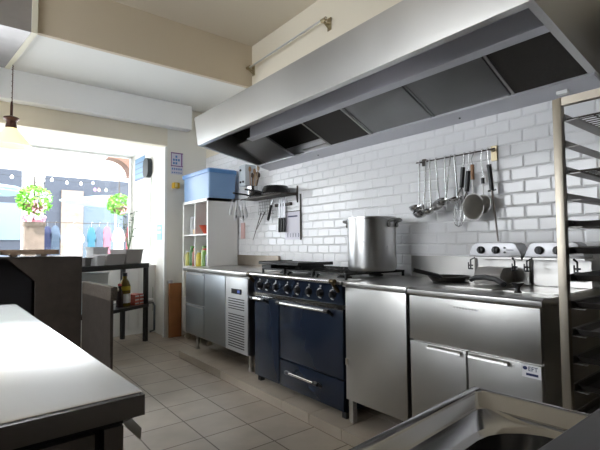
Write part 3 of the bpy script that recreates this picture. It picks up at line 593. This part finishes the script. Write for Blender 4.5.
o = thing('reveal_poster', (2.085, 6.6, 2.2), 'pale blue grid poster on the window reveal beside the loudspeaker', 'poster')
box(2.083, 2.0885, 6.42, 6.88, 2.22, 2.55).build('sheet', mat('pale_blue', (.20, .34, .5), .6), o)
m = MB()
for k in range(3): m.box(2.081, 2.083, 6.44, 6.86, 2.30+k*.08, 2.315+k*.08)
m.box(2.081, 2.083, 6.42, 6.88, 2.205, 2.235); m.build('dark_bars', mat('slate_ink', (.15, .2, .3), .6), o)
o = thing('wall_sticker', (2.085, 5.8, 1.27), 'small blue sticker on the edge of the white window reveal', 'sticker')
box(2.085, 2.0885, 5.70, 5.88, 1.27, 1.48).build('sheet', mat('sky_sticker', (.25, .55, .8), .5), o)
m = MB(); m.box(2.083, 2.085, 5.72, 5.86, 1.36, 1.39); m.box(2.083, 2.085, 5.74, 5.84, 1.42, 1.45); m.build('printed_marks', paper, o)
o = MB().tube([(2.075, 6.1, 2.17), (2.07, 6.12, 1.8), (2.06, 6.05, 1.4), (2.07, 6.12, 1.1), (2.05, 6.05, .9), (2.06, 5.95, .6), (2.04, 5.90, .3)], .006, 6).build('power_cable', mat('cable_grey', (.55, .58, .5), .5), smooth=True); tag(o, 'thin cable running down the white window reveal', 'cable')
o = thing('waste_pipe', (2.0, 5.85, 0), 'grey pipe and valve low on the wall beside the black side table', 'pipe')
MB().tube([(1.97, 5.88, .42), (2.03, 5.86, .42), (2.045, 5.84, .38), (2.045, 5.84, .05), (1.99, 5.86, .03)], .014, 8).build('pipe', mat('pipe_grey', (.12, .14, .16), .4), o, smooth=True)
MB().lathe([(.03, -.03), (.035, 0), (.03, .03)], (2.0, 5.87, .45), 12, 'x').build('valve', steel, o, smooth=True)
# plant on the window sill
o = thing('potted_plant', (1.96, 6.75, .93), 'dark-leaved plant in a white pot on the window sill at the right', 'plant')
MB().lathe([(.07, .931), (.10, 1.12), (.11, 1.13), (.09, 1.13), (.08, 1.1), (.002, 1.1)], (1.96, 6.75, 0), 18).build('pot', white, o, smooth=True)
m = MB(); lf = MB()
for k in range(9):
    a = k*.7; tip = Vector((1.96+.07*math.cos(a), 6.75+.18*math.sin(a), 1.45+.035*k)); m.tube([(1.96, 6.75, 1.1), (1.96+.03*math.cos(a), 6.75+.07*math.sin(a), 1.3), tip], .005, 5)
    d = Vector((math.cos(a+.5)*.06, math.sin(a+.5)*.12, .01)); s_ = Vector((-d.y, d.x, 0)).normalized()*.035
    lf.add([tip, tip+d*.5+s_, tip+d+Vector((0, 0, .01)), tip+d*.5-s_], [(0, 1, 2, 3)])
    lf.add([tip+Vector((0, 0, -.1)), tip-d*.6+s_+Vector((0, 0, -.12)), tip-d+Vector((0, 0, -.1)), tip-d*.5-s_+Vector((0, 0, -.12))], [(0, 1, 2, 3)])
m.build('stems', mat('stem_green', (.07, .13, .05), .6), o, smooth=True); lf.build('leaves', mat('leaf_dark', (.02, .05, .03), .5), o)

# ------------------------------------------------------------ pendant lamp
lx, ly = .335, 5.15
o = thing('pendant_lamp', (lx, ly, 3.05), 'pale glass pendant lamp hanging on a chain in front of the shop window', 'pendant lamp')
m = MB(); z = 3.04
while z > 2.66: m.tube([(lx-.006*(int(z*50) % 2), ly, z), (lx+.006, ly+.006, z-.012), (lx, ly, z-.03)], .0045, 5); z -= .024
m.build('chain', mat('dark_bronze', (.10, .05, .04), .4, .7), o)
MB().lathe([(.013, 2.50), (.013, 2.62), (.009, 2.66), (.002, 2.665)], (lx, ly, 0), 12).build('stem', mat('dark_bronze', (.1, .05, .04)), o, smooth=True)
MB().lathe([(.052, 2.375), (.05, 2.41), (.042, 2.44), (.05, 2.465), (.07, 2.48), (.068, 2.495), (.03, 2.51), (.012, 2.515)], (lx, ly, 0), 20).build('cap', mat('dark_bronze', (.1, .05, .04)), o, smooth=True)
MB().lathe([(.055, 2.385), (.075, 2.36), (.12, 2.30), (.165, 2.24), (.19, 2.205), (.186, 2.205), (.115, 2.29), (.07, 2.35), (.05, 2.375)], (lx, ly, 0), 32).build('shade', mat('glass_shade', (.95, .85, .55), .3, emit=(1, .82, .45), estr=1.0), o, smooth=True)
MB().lathe([(.012, 2.36), (.03, 2.32), (.034, 2.29), (.025, 2.26), (.002, 2.25)], (lx, ly, 0), 16).build('bulb', mat('bulb_glow', (1, .9, .7), .4, emit=(1, .85, .55), estr=8), o, smooth=True)

# ------------------------------------------------------------ black side table by the window
ang = math.radians(32); bx0, by0 = 1.82, 5.466
o = thing('side_table', (bx0, by0, 0), 'black two-tier side table under the shop window carrying white and grey tubs', 'side table')
def L2(u, v): return (bx0+u, by0+v)
for za, zb, nm in ((.918, .975, 'top_board'), (.425, .465, 'lower_shelf')): box(bx0-1.15, bx0+.01, by0-.02, by0+.40, za, zb).build(nm, black, o, bevel=.003)
for u, v in ((-.02, .005), (-.02, .365), (-1.12, .005), (-1.12, .365)): box(bx0+u-.022, bx0+u+.022, by0+v-.022, by0+v+.022, 0, .918).build('leg', black, o)
o.rotation_euler.z = ang
def onshelf(u, v, z): c, s = math.cos(ang), math.sin(ang); return (bx0+u*c-v*s, by0+u*s+v*c, z)
grey_tub = mat('grey_tub', (.44, .42, .42), .5); white_tub = mat('white_tub', (.75, .76, .78), .4)
def tub(u, v, sx, sy, h, m_, label, z=.9755, r=.02, name='plastic_tub', flare=.88, cat='tub'):
    o = thing(name, onshelf(u, v, z), label, cat); c = Vector((0, 0, 0)); X, Y, Z = o.location
    x0, x1, y0, y1 = X-sx/2, X+sx/2, Y-sy/2, Y+sy/2; f = (1-flare)/2*sx
    MB().loft([rrect(x0+f, x1-f, y0+f, y1-f, r, Z), rrect(x0, x1, y0, y1, r, Z+h), rrect(x0+.006, x1-.006, y0+.006, y1-.006, r, Z+h), rrect(x0+f+.006, x1-f-.006, y0+f+.006, y1-f-.006, r, Z+.01)], cap0=True).build('tub', m_, o, smooth=True)
    rm = MB().loft([rrect(x0-.008, x1+.008, y0-.008, y1+.008, r, Z+h-.012), rrect(x0-.008, x1+.008, y0-.008, y1+.008, r, Z+h), rrect(x0+.002, x1-.002, y0+.002, y1-.002, r, Z+h), rrect(x0+.002, x1-.002, y0+.002, y1-.002, r, Z+h-.012)], cap1=False).build('rim', m_, o, smooth=True)
    o.rotation_euler.z = ang; return o
tub(-.185, .16, .31, .26, .175, grey_tub, 'larger grey plastic tub at the right end of the black side table')
tub(-.49, .13, .27, .24, .125, grey_tub, 'grey plastic tub in the middle of the black side table', flare=.9)
tub(-.445, .37, .24, .13, .205, mat('pale_grey_tub', (.68, .70, .72), .45), 'tall pale grey tub standing behind the middle grey tub')
tub(-.735, .09, .13, .16, .11, white_tub, 'small white tub left of the middle grey tub')
tub(-.87, .12, .10, .13, .09, mat('dark_tub', (.16, .15, .15), .5), 'small dark tub at the left end of the black side table')
tub(-.80, .22, .52, .30, .13, mat('pale_blue_crate', (.62, .78, .82), .4), 'long pale blue-white crate on the lower tier of the black table', z=.4655, name='plastic_crate', cat='crate', flare=.94)
tub(-.80, .22, .50, .28, .29, mat('white_crate2', (.7, .75, .77), .4), 'white lidded crate resting on the pale blue crate on the lower tier', z=.597, name='plastic_crate', cat='crate', flare=.97)
bt = onshelf(-.26, .12, .4655)
o = thing('oil_bottle', bt, 'dark oil bottle with white label on the lower tier of the black table', 'bottle'); X, Y, Z = bt
MB().lathe([(.065, Z), (.068, Z+.02), (.068, Z+.24), (.05, Z+.29), (.026, Z+.33), (.026, Z+.36), (.002, Z+.36)], (X, Y, 0), 20).build('body', mat('oil_glass', (.20, .14, .02), .15), o, smooth=True)
MB().lathe([(.0695, Z+.04), (.0695, Z+.15)], (X, Y, 0), 20).build('label_band', paper, o, smooth=True); MB().lathe([(.0697, Z+.19), (.0697, Z+.24)], (X, Y, 0), 20).build('yellow_band', mat('yellow_label', (.65, .5, .03), .5), o, smooth=True)
MB().lathe([(.03, Z+.36), (.03, Z+.40), (.002, Z+.40)], (X, Y, 0), 16).build('cap', blackp, o, smooth=True)
b2 = onshelf(-.36, .10, .4655); X, Y, Z = b2
o = thing('sauce_bottle', b2, 'dark sauce bottle left of the oil bottle on the lower tier', 'bottle')
MB().lathe([(.04, Z), (.042, Z+.15), (.02, Z+.22), (.02, Z+.25), (.002, Z+.25)], (X, Y, 0), 16).build('body', mat('sauce_dark', (.05, .03, .03), .2), o, smooth=True); MB().lathe([(.022, Z+.25), (.022, Z+.275), (.002, Z+.275)], (X, Y, 0), 12).build('cap', mat('cap_2', (.6, .05, .04)), o, smooth=True)
redc = mat('red_carton', (.55, .13, .10), .6)
for k in range(2):
    for j in range(3):
        X, Y, Z = onshelf(-.155+.085*k, .10, .4655+j*.043)
        o = thing('food_carton', (X, Y, Z), '%s carton of the %s red stack under the black table top' % (['bottom', 'middle', 'top'][j], ['left', 'right'][k]), 'carton', 'red cartons on the black table')
        box(X-.04, X+.04, Y-.08, Y+.08, Z+.0005, Z+.0425).build('carton', redc, o); box(X-.034, X+.034, Y-.0805, Y-.08, Z+.014, Z+.028).build('white_stripe', paper, o); o.rotation_euler.z = ang

# ------------------------------------------------------------ dark steel units behind the table (left)
o = thing('steel_cabinet', (.2, 4.2, 0), 'tall dark steel cabinet end with a black chamfered opening behind the left table', 'cabinet')
YA = 3.965
MB().prism([(.775, 0), (.775, 1.10), (.20, 1.10), (.20, 1.095), (.262, 1.09), (.44, .915), (.44, 0)], 'y', YA, YA+.025).build('front_frame', steel_dark, o)
box(-.9, .775, YA-.005, YA+.60, 1.10, 1.108).build('top', steel_dark, o)
MB().prism([(.20, 1.10), (-.9, 1.10), (-.9, 0), (.44, 0), (.44, .915), (.262, 1.09)][::-1], 'y', YA+.20, YA+.21).build('opening_shade_sheet', blackp, o)  # black sheet that paints the shade inside the cabinet opening
box(.75, .775, YA+.025, YA+.60, 0, 1.10).build('side_panel', steel_dark, o); box(-.9, -.88, YA, YA+.6, 0, 1.10).build('side_panel', steel_dark, o); box(-.88, .75, YA+.58, YA+.6, 0, 1.10).build('back_panel', steel_dark, o)
wt = mat('tray_wood', (.34, .24, .17), .6, var=.2)
o = thing('wooden_tray', (.35, 4.1, 1.112), 'flat wooden tray lying on top of the dark steel cabinet', 'tray')
MB().box(-.1, .60, 3.99, 4.35, 1.128, 1.14).box(-.1, .60, 3.98, 3.995, 1.128, 1.165).box(-.1, .60, 4.345, 4.36, 1.128, 1.165).box(.59, .605, 3.98, 4.36, 1.128, 1.165).box(-.1, -.085, 3.98, 4.36, 1.128, 1.165).build('tray', wt, o)
for x in (0, .3, .5): box(x-.02, x+.02, 4.0, 4.34, 1.1125, 1.128).build('batten', wt, o)
o = item('white_cup', MB().lathe([(.018, 1.112), (.022, 1.15), (.019, 1.15), (.002, 1.12)], (.19, 3.972, 0), 12), whitep, 'tiny white cup at the left end of the dark cabinet top', 'cup')
o.location.y += .0
o = thing('worktop_end', (.822, 3.24, 0), 'narrow dark steel counter end with a speckled top behind the left table', 'counter')
box(.822, .842, 3.24, 3.95, 0, .80).build('panel', steel_dark, o); box(.820, .868, 3.235, 3.952, .80, .898).build('top', mat('speckled_stone', (.14, .115, .095), .85, var=.55, vscale=90), o, bevel=.004)
box(.868, .885, 3.26, 3.9, .862, .885).build('nosing', mat('tray_edge', (.42, .36, .30), .5), o)

o.rotation_euler.z = math.radians(3.6)
# ------------------------------------------------------------ big steel table, front left
tx, ty = .289, .88
o = thing('steel_table', (tx, ty, 0), 'large stainless steel work table in the left foreground', 'table')
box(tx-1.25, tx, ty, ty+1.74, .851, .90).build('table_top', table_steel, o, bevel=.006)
box(tx-1.25, tx+.0015, ty-.0015, ty+.004, .853, .893).box(tx-.004, tx+.0015, ty, ty+1.74, .853, .893).build('front_edge', shaded_steel, o)
box(tx-1.2, tx-.088, ty+.012, ty+1.7, .12, .835).build('cupboard_body', shaded_steel, o)
box(tx-.09, tx-.04, ty+.05, ty+1.65, .12, .835).build('gap_shade_block', blackp, o)  # black box added as the shade in the gap beside the leg
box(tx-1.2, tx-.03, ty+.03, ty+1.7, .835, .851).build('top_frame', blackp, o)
for u, v in ((-.052, .035), (-.052, 1.68), (-1.22, .035), (-1.22, 1.68)): box(tx+u-.018, tx+u+.018, ty+v-.018, ty+v+.018, 0, .836).build('leg', shaded_steel, o)
MB().prism([(tx-.03, .836), (tx-.012, .84), (tx+.008, .815), (tx+.006, .79), (tx-.02, .82)], 'y', ty+.03, ty+.05).build('catch', steel_satin, o, bevel=.003)
o.rotation_euler.z = math.radians(2.6)

# ------------------------------------------------------------ sink, front right
o = thing('sink_unit', (.825, .482, 0), 'stainless steel sink with raised rim and deep bowl in the front right corner', 'sink')
x1, y1 = .825, .482; x0, y0 = x1-1.3, y1-.66
lo = [rrect(x0, x1, y0, y1, .004, .85), rrect(x0, x1, y0, y1, .004, .896), rrect(x0+.002, x1-.002, y0+.002, y1-.002, .006, .90), rrect(x0+.016, x1-.016, y0+.016, y1-.016, .01, .90),
      rrect(x0+.02, x1-.02, y0+.02, y1-.02, .02, .896), rrect(x0+.034, x1-.034, y0+.034, y1-.03, .03, .880), rrect(x0+.038, x1-.036, y0+.038, y1-.036, .03, .877)]
bx = (x1-.54, x1-.058, y1-.54, y1-.075)
lo += [rrect(bx[0], bx[1], bx[2], bx[3], .10, .876), rrect(bx[0]+.008, bx[1]-.008, bx[2]+.008, bx[3]-.008, .10, .868), rrect(bx[0]+.02, bx[1]-.02, bx[2]+.02, bx[3]-.02, .09, .70), rrect(bx[0]+.05, bx[1]-.05, bx[2]+.05, bx[3]-.05, .07, .675)]
MB().loft(lo).build('basin_top', mat('sink_steel', (.58, .57, .56), .14, 1, var=.10, vscale=9), o, smooth=True)
MB().lathe([(.035, .676), (.035, .679), (.002, .679)], (x1-.32, y1-.32, 0), 20).build('drain', chrome, o)
for x in (x0+.05, x1-.05):
    for yy in (y0+.05, y1-.05): box(x-.02, x+.02, yy-.02, yy+.02, 0, .852).build('leg', steel_satin, o)
o.rotation_euler.z = math.radians(5)
dg = mat('dark_grey_plastic', (.055, .055, .06), .5)
o = thing('grey_bin', (.66, .03, .89), 'dark grey rounded plastic container standing over the sink in the near right corner', 'container')
MB().loft([rrect(.37, .9, -.25, .185, .03, .902), rrect(.36, .91, -.26, .197, .035, .985), rrect(.375, .89, -.24, .182, .03, 1.0)], cap0=True).build('body', dg, o, smooth=True)

# ------------------------------------------------------------ baking rack at the right
o = thing('baking_rack', (2.15, .42, 0), 'tall steel baking rack with tray runners at the right edge', 'rack')
rx0, rx1, ry0, ry1 = 1.86, 2.42, .10, .69
for x, yy in ((rx0, ry1), (rx1, ry1), (rx0, ry0), (rx1, ry0)): box(x-.016, x+.016, yy-.016, yy+.016, .09, 1.765).build('post', rackm, o, bevel=.002)
for x in (rx0, rx1): box(x-.013, x+.013, ry0, ry1, 1.735, 1.767).build('top_rail', rackm, o); box(x-.013, x+.013, ry0, ry1, .11, .14).build('bottom_rail', rackm, o)
for yy in (ry0, ry1): box(rx0, rx1, yy-.013, yy+.013, .11, .14).build('bottom_rail', rackm, o)
rk = mat('runner_steel', (.30, .29, .28), .4, .8)
rz = [1.675-.106*k for k in range(15)]
for k, z in enumerate(rz):
    for s, yy in ((-1, ry1-.016), (1, ry0+.016)):
        MB().prism([(yy, z), (yy, z+.03), (yy+s*.003, z+.03), (yy+s*.003, z+.003), (yy+s*.05, z+.003), (yy+s*.05, z)], 'x', rx0+.012, rx1-.012).build('runner', rk, o)
for x, yy in ((rx0, ry1), (rx1, ry1), (rx0, ry0), (rx1, ry0)):
    cs = box(x-.014, x+.014, yy-.014, yy+.014, .065, .09).build('castor', steel_satin, o); MB().lathe([(.032, -.012), (.034, 0), (.032, .012)], (x, yy, .0345), 14, 'y').build('wheel', blackp, cs, smooth=True)
def grid(z, label):
    m = MB(); a, b, c, d = rx0+.03, rx1-.03, ry0+.025, ry1-.022
    m.tube([(a, c, z), (b, c, z), (b, d, z), (a, d, z), (a, c, z)], .004, 5)
    for i in range(15): x = lerp(a, b, i/14); m.tube([(x, c, z+.002), (x, d, z+.002)], .0022, 4)
    for i in range(3): yy = lerp(c, d, (i+.5)/3); m.tube([(a, yy, z-.001), (b, yy, z-.001)], .003, 4)
    tag(m.build('wire_tray', steel_dark), label, 'wire tray')
grid(rz[0]+.009, 'wire cooling tray on the topmost runners of the baking rack')
grid(rz[2]+.009, 'wire cooling tray on the third runners of the baking rack')
dt = mat('dark_tray', (.09, .085, .085), .4, .7)
for i, k in enumerate((4, 5, 6, 7, 8, 9, 10)):
    z = rz[k]+.0035; a, b, c, d = rx0+.03, rx1-.03, ry0+.022, ry1-.020
    lp = [rrect(a+.012, b-.012, c+.012, d-.012, .01, z), rrect(a, b, c, d, .015, z+.022), rrect(a+.003, b-.003, c+.003, d-.003, .015, z+.022), rrect(a+.014, b-.014, c+.014, d-.014, .01, z+.002)]
    tag(MB().loft(lp, cap0=True).build('baking_tray', dt, smooth=True), 'dark baking tray in the rack, %s from the top of the seven' % ['first', 'second', 'third', 'fourth', 'fifth', 'sixth', 'seventh'][i], 'baking tray', 'baking trays in the rack')

# ------------------------------------------------------------ street outside
gnd = mat('pale_paving', (.62, .60, .56), .8, var=.15, vscale=2)
struct(box(-14, 22, 7.2, 40, -.12, -.02).build('trim_15', gnd))
fac = mat('sunlit_plaster', (.86, .84, .80), .8); shopdark = mat('shopfront_blue', (.034, .042, .06), .6); stone = mat('warm_stone', (.24, .19, .155), .8, var=.3, vscale=6)
o = thing('shop_building', (2, 16.5, 0), 'pale building across the street with a dark blue shopfront', 'building')
MB().box(-10, 18, 16, 16.4, 3.3, 9).box(-10, 18, 16.2, 16.5, 0, 3.3).build('facade', fac, o)
box(-8, 1.35, 15.9, 16.19, .3, 3.6).build('shopfront', shopdark, o); box(1.99, 4.6, 15.92, 16.19, .3, 3.5).build('shopfront', shopdark, o)
box(2.45, 3.1, 15.8, 15.92, 0, 3.05).build('stone_pier', stone, o); box(-8, 1.35, 15.85, 15.9, 1.4, 2.55).build('window_glass', mat('bluegrey_glass', (.14, .18, .22), .3), o); box(3.1, 4.4, 15.88, 15.92, .8, 2.9).build('window_glass', mat('deep_glass', (.07, .10, .13), .3), o)
MB().box(-10, 18, 15.7, 16.0, 4.4, 4.5).build('cornice', stone, o)
for xx in (1.75, 4.0, 6.4): MB().lathe([(.08, -.1), (.10, 0), (.002, .02)], (xx, 15.7, 5.2), 12, 'y').build('wall_lamp', mat('dark_grey_lamp', (.2, .2, .2), .5), o)
o = thing('stone_arch', (2.4, 8.3, 0), 'brown stone arch corner seen through the top right of the shop window', 'arch')
pts = [(2.43, 2.48), (2.43, 2.81), (2.0, 2.81), (2.0, 2.785)]+[(2.05+.33*math.sin(math.radians(a)), 2.48+.30*math.cos(math.radians(a))) for a in range(0, 91, 10)]
MB().prism(pts, 'y', 8.1, 8.4).build('spandrel', mat('brown_stone', (.16, .085, .06), .8), o)
MB().box(2.43, 3.4, 8.1, 8.4, 0, 2.9).build('pier', fac, o)
def parasol(x, y, z, R_, label):
    o = thing('parasol', (x, y, -.02), label, 'parasol'); vs = [(x, y, z)]; n = 8
    m = MB(); m.lathe([(.001, z), (R_*.5, z-.06), (R_, z-.16), (R_, z-.20), (R_*.98, z-.20), (R_*.5, z-.09), (.001, z-.03)], (x, y, 0), 8).build('canopy', mat('parasol_cloth', (.30, .42, .45), .7), o)
    MB().tube([(x, y, 0), (x, y, z-.03)], .025, 8).build('pole', white, o); MB().lathe([(.3, -.02), (.3, .04), (.05, .07)], (x, y, 0), 16).build('base', stone, o)
    for k in range(8): a = 2*math.pi*k/8; MB().tube([(x, y, z-.06), (x+R_*.95*math.cos(a), y+R_*.95*math.sin(a), z-.175)], .01, 5).build('rib', white, o)
parasol(2.88, 11, 2.43, 1.22, 'white parasol open in the street, seen through the middle of the window')
parasol(-.15, 11.6, 2.62, 1.35, 'pale parasol at the left edge, seen through the shop window')
def leafy(mb, c, rx, ry, rz_, n, s):
    for _ in range(n):
        d = Vector([random.gauss(0, 1) for _ in range(3)]).normalized()*random.uniform(.55, 1)**.5; p = Vector(c)+Vector((d.x*rx, d.y*ry, d.z*rz_))
        u = Vector([random.gauss(0, 1) for _ in range(3)]).normalized()*s; v = u.orthogonal().normalized()*s*.6
        mb.add([p-u, p+v, p+u+Vector((0, 0, -s*.4)), p-v], [(0, 1, 2, 3)])
def basket(x, y, z, r, label, anchor, h=.2):
    o = thing('hanging_basket', (x, y, z), label, 'hanging basket')
    MB().lathe([(.01, z-h-.06), (.12, z-h), (.18, z-.1), (.17, z-.1), (.01, z-h)], (x, y, 0), 16).build('basket', mat('basket_brown', (.2, .13, .08), .8), o)
    m = MB(); leafy(m, (x, y, z-.02), r, r*.8, r*.95, 420, .045); m.build('foliage', mat('bright_leaf', (.20, .50, .06), .6), o)
    for c, mm, nn in (((x+r*.45, y-r*.5, z), mat('lilac_flower', (.6, .45, .75), .6), 50), ((x+r*.2, y-r*.6, z-r*.5), mat('pink_flower', (.85, .4, .5), .6), 40)):
        m = MB(); leafy(m, c, r*.45, r*.3, r*.45, nn, .035); m.build('flowers', mm, o)
    MB().tube([(x, y, z-h-.04), (x, y, z+.45), (x+.02, y+.1, z+.5), (anchor[0], anchor[1]-.1, z+.5), (anchor[0], anchor[1], z+.4), anchor], .012, 5).build('bracket_arm', steel_dark, o)
basket(.92, 8.6, 2.02, .27, 'large hanging basket of green leaves and pink flowers above the stone pillar', (.96, 9.05, 1.6))
basket(2.42, 9.0, 2.05, .23, 'green hanging basket at the right side of the shop window', (2.55, 8.42, 2.3), .15)
o = thing('stone_pillar', (.96, 9, 0), 'pale brick pillar topped with pink flowers outside the window', 'pillar')
MB().box(.81, 1.11, 8.85, 9.15, -.02, 1.56).build('shaft', stone, o); box(.79, 1.13, 8.83, 9.17, 1.56, 1.63).build('cap', stone, o)
m = MB(); leafy(m, (.96, 9, 1.70), .2, .15, .1, 160, .035); m.build('flowers', mat('pink_flower', (.85, .4, .5)), o)
# clothes rail
o = thing('clothes_rail', (2.0, 9.5, 0), 'metal clothes rail standing in the street with garments', 'clothes rail')
MB().tube([(1.15, 9.5, 1.66), (2.85, 9.5, 1.66)], .008, 6).build('rail', steel_dark, o)
for x in (1.15, 2.85): MB().tube([(x, 9.5, 1.66), (x, 9.5, 0)], .014, 6).tube([(x, 9.2, 0), (x, 9.8, 0)], .02, 6).build('upright', steel_dark, o)
def garment(x, wd, zt, zb, col, label, y=9.5, cn=''):
    o = thing('garment', (x, y, zb), label, 'garment', None)
    h = wd/2
    m = MB().prism([(x-h, zb), (x+h, zb), (x+h*.9, zt-.22), (x+h*1.15, zt-.3), (x+h*1.25, zt-.2), (x+h*.8, zt-.05), (x+h*.3, zt), (x-h*.3, zt), (x-h*.8, zt-.05), (x-h*1.25, zt-.2), (x-h*1.15, zt-.3), (x-h*.9, zt-.22)], 'y', y-.04, y+.04)
    m.build('cloth', mat('cloth_'+cn, col, .8), o, bevel=.015); MB().tube([(x, y, zt-.01), (x, y, 1.66), (x+.015, y, 1.685), (x+.03, y, 1.67)], .004, 5).build('hanger', chrome, o)
for a in ((1.24, .13, 1.58, .75, (.03, .04, .10), 'narrow navy garment at the left end of the clothes rail', 9.5, 'navy'), (1.37, .15, 1.6, .8, (.09, .13, .19), 'blue denim garment beside the large white shirt', 9.5, 'denim'),
          (2.02, .13, 1.58, .85, (.04, .16, .24), 'teal garment right of the large white shirt', 9.5, 'teal'), (2.17, .13, 1.6, .9, (.09, .13, .19), 'grey-blue garment between the teal and pink ones', 9.5, 'denim'), (2.32, .13, 1.6, .9, (.45, .14, .2), 'pink garment on the clothes rail', 9.5, 'pink'),
          (2.55, .2, 1.58, .8, (.85, .85, .86), 'white garment between the pink and red ones', 9.5, 'white'), (2.76, .10, 1.6, .7, (.35, .04, .08), 'narrow red garment at the right end of the clothes rail', 9.5, 'red'), (1.68, .34, 1.56, .6, (.88, .88, .88), 'large white shirt hanging at the centre of the clothes rail', 9.5, 'white')): garment(*a)
# string lights across the street
o = thing('string_lights', (2, 12, 2.9), 'string of small coloured bulbs across the street in front of the shopfront', 'string lights')
pts = [(-.5, 12, 2.95), (.82, 12, 2.86), (1.64, 12, 2.86), (1.97, 12, 2.82), (2.29, 12, 2.82), (2.57, 12, 2.86), (2.62, 12, 2.69), (2.72, 12, 2.69), (2.89, 12, 2.70), (3.6, 12, 2.9)]
MB().tube(pts, .006, 5).build('cable', blackp, o)
for k, p in enumerate(pts[1:-1]):
    c = [(1, .95, .85), (1, .95, .85), (.9, .95, 1), (1, .9, .8), (.4, .6, 1), (.5, .2, 1), (1, .4, .2), (.8, 1, .8)][k]
    MB().lathe([(.002, -.07), (.03, -.05), (.036, -.03), (.02, 0), (.008, .02)], p, 10).build('bulb', mat('bulb%d' % k, c, .4, emit=c, estr=2.5), o, smooth=True)
# parked car at the left
o = thing('parked_car', (.2, 12.9, 0), 'grey-blue parked car low at the left edge of the shop window', 'car')
cx_ = 1.05
prof = [(cx_, .25), (cx_, .75), (cx_-.15, .95), (cx_-.9, 1.05), (cx_-1.5, 1.55), (cx_-3.0, 1.6), (cx_-3.8, 1.05), (cx_-4.1, .9), (cx_-4.1, .25)]
MB().prism(prof, 'y', 12.2, 13.8).build('body', mat('car_paint', (.16, .22, .30), .3, .3), o, bevel=.04)
MB().prism([(cx_-1.0, 1.06), (cx_-1.53, 1.5), (cx_-2.9, 1.53), (cx_-3.5, 1.08)], 'y', 12.19, 12.2).build('side_window', mat('car_glass', (.05, .06, .08), .1), o); box(cx_-1.9, cx_-.1, 12.185, 12.199, .93, .96).build('orange_trim', mat('orange_trim', (.6, .25, .05), .5), o)
for x in (cx_-.8, cx_-3.3):
    for yy in (12.2, 13.6): MB().lathe([(.3, 0), (.32, .05), (.32, .18), (.3, .22)], (x, yy-.01, .32-.02), 20, 'y').build('wheel', blackp, o, smooth=True)
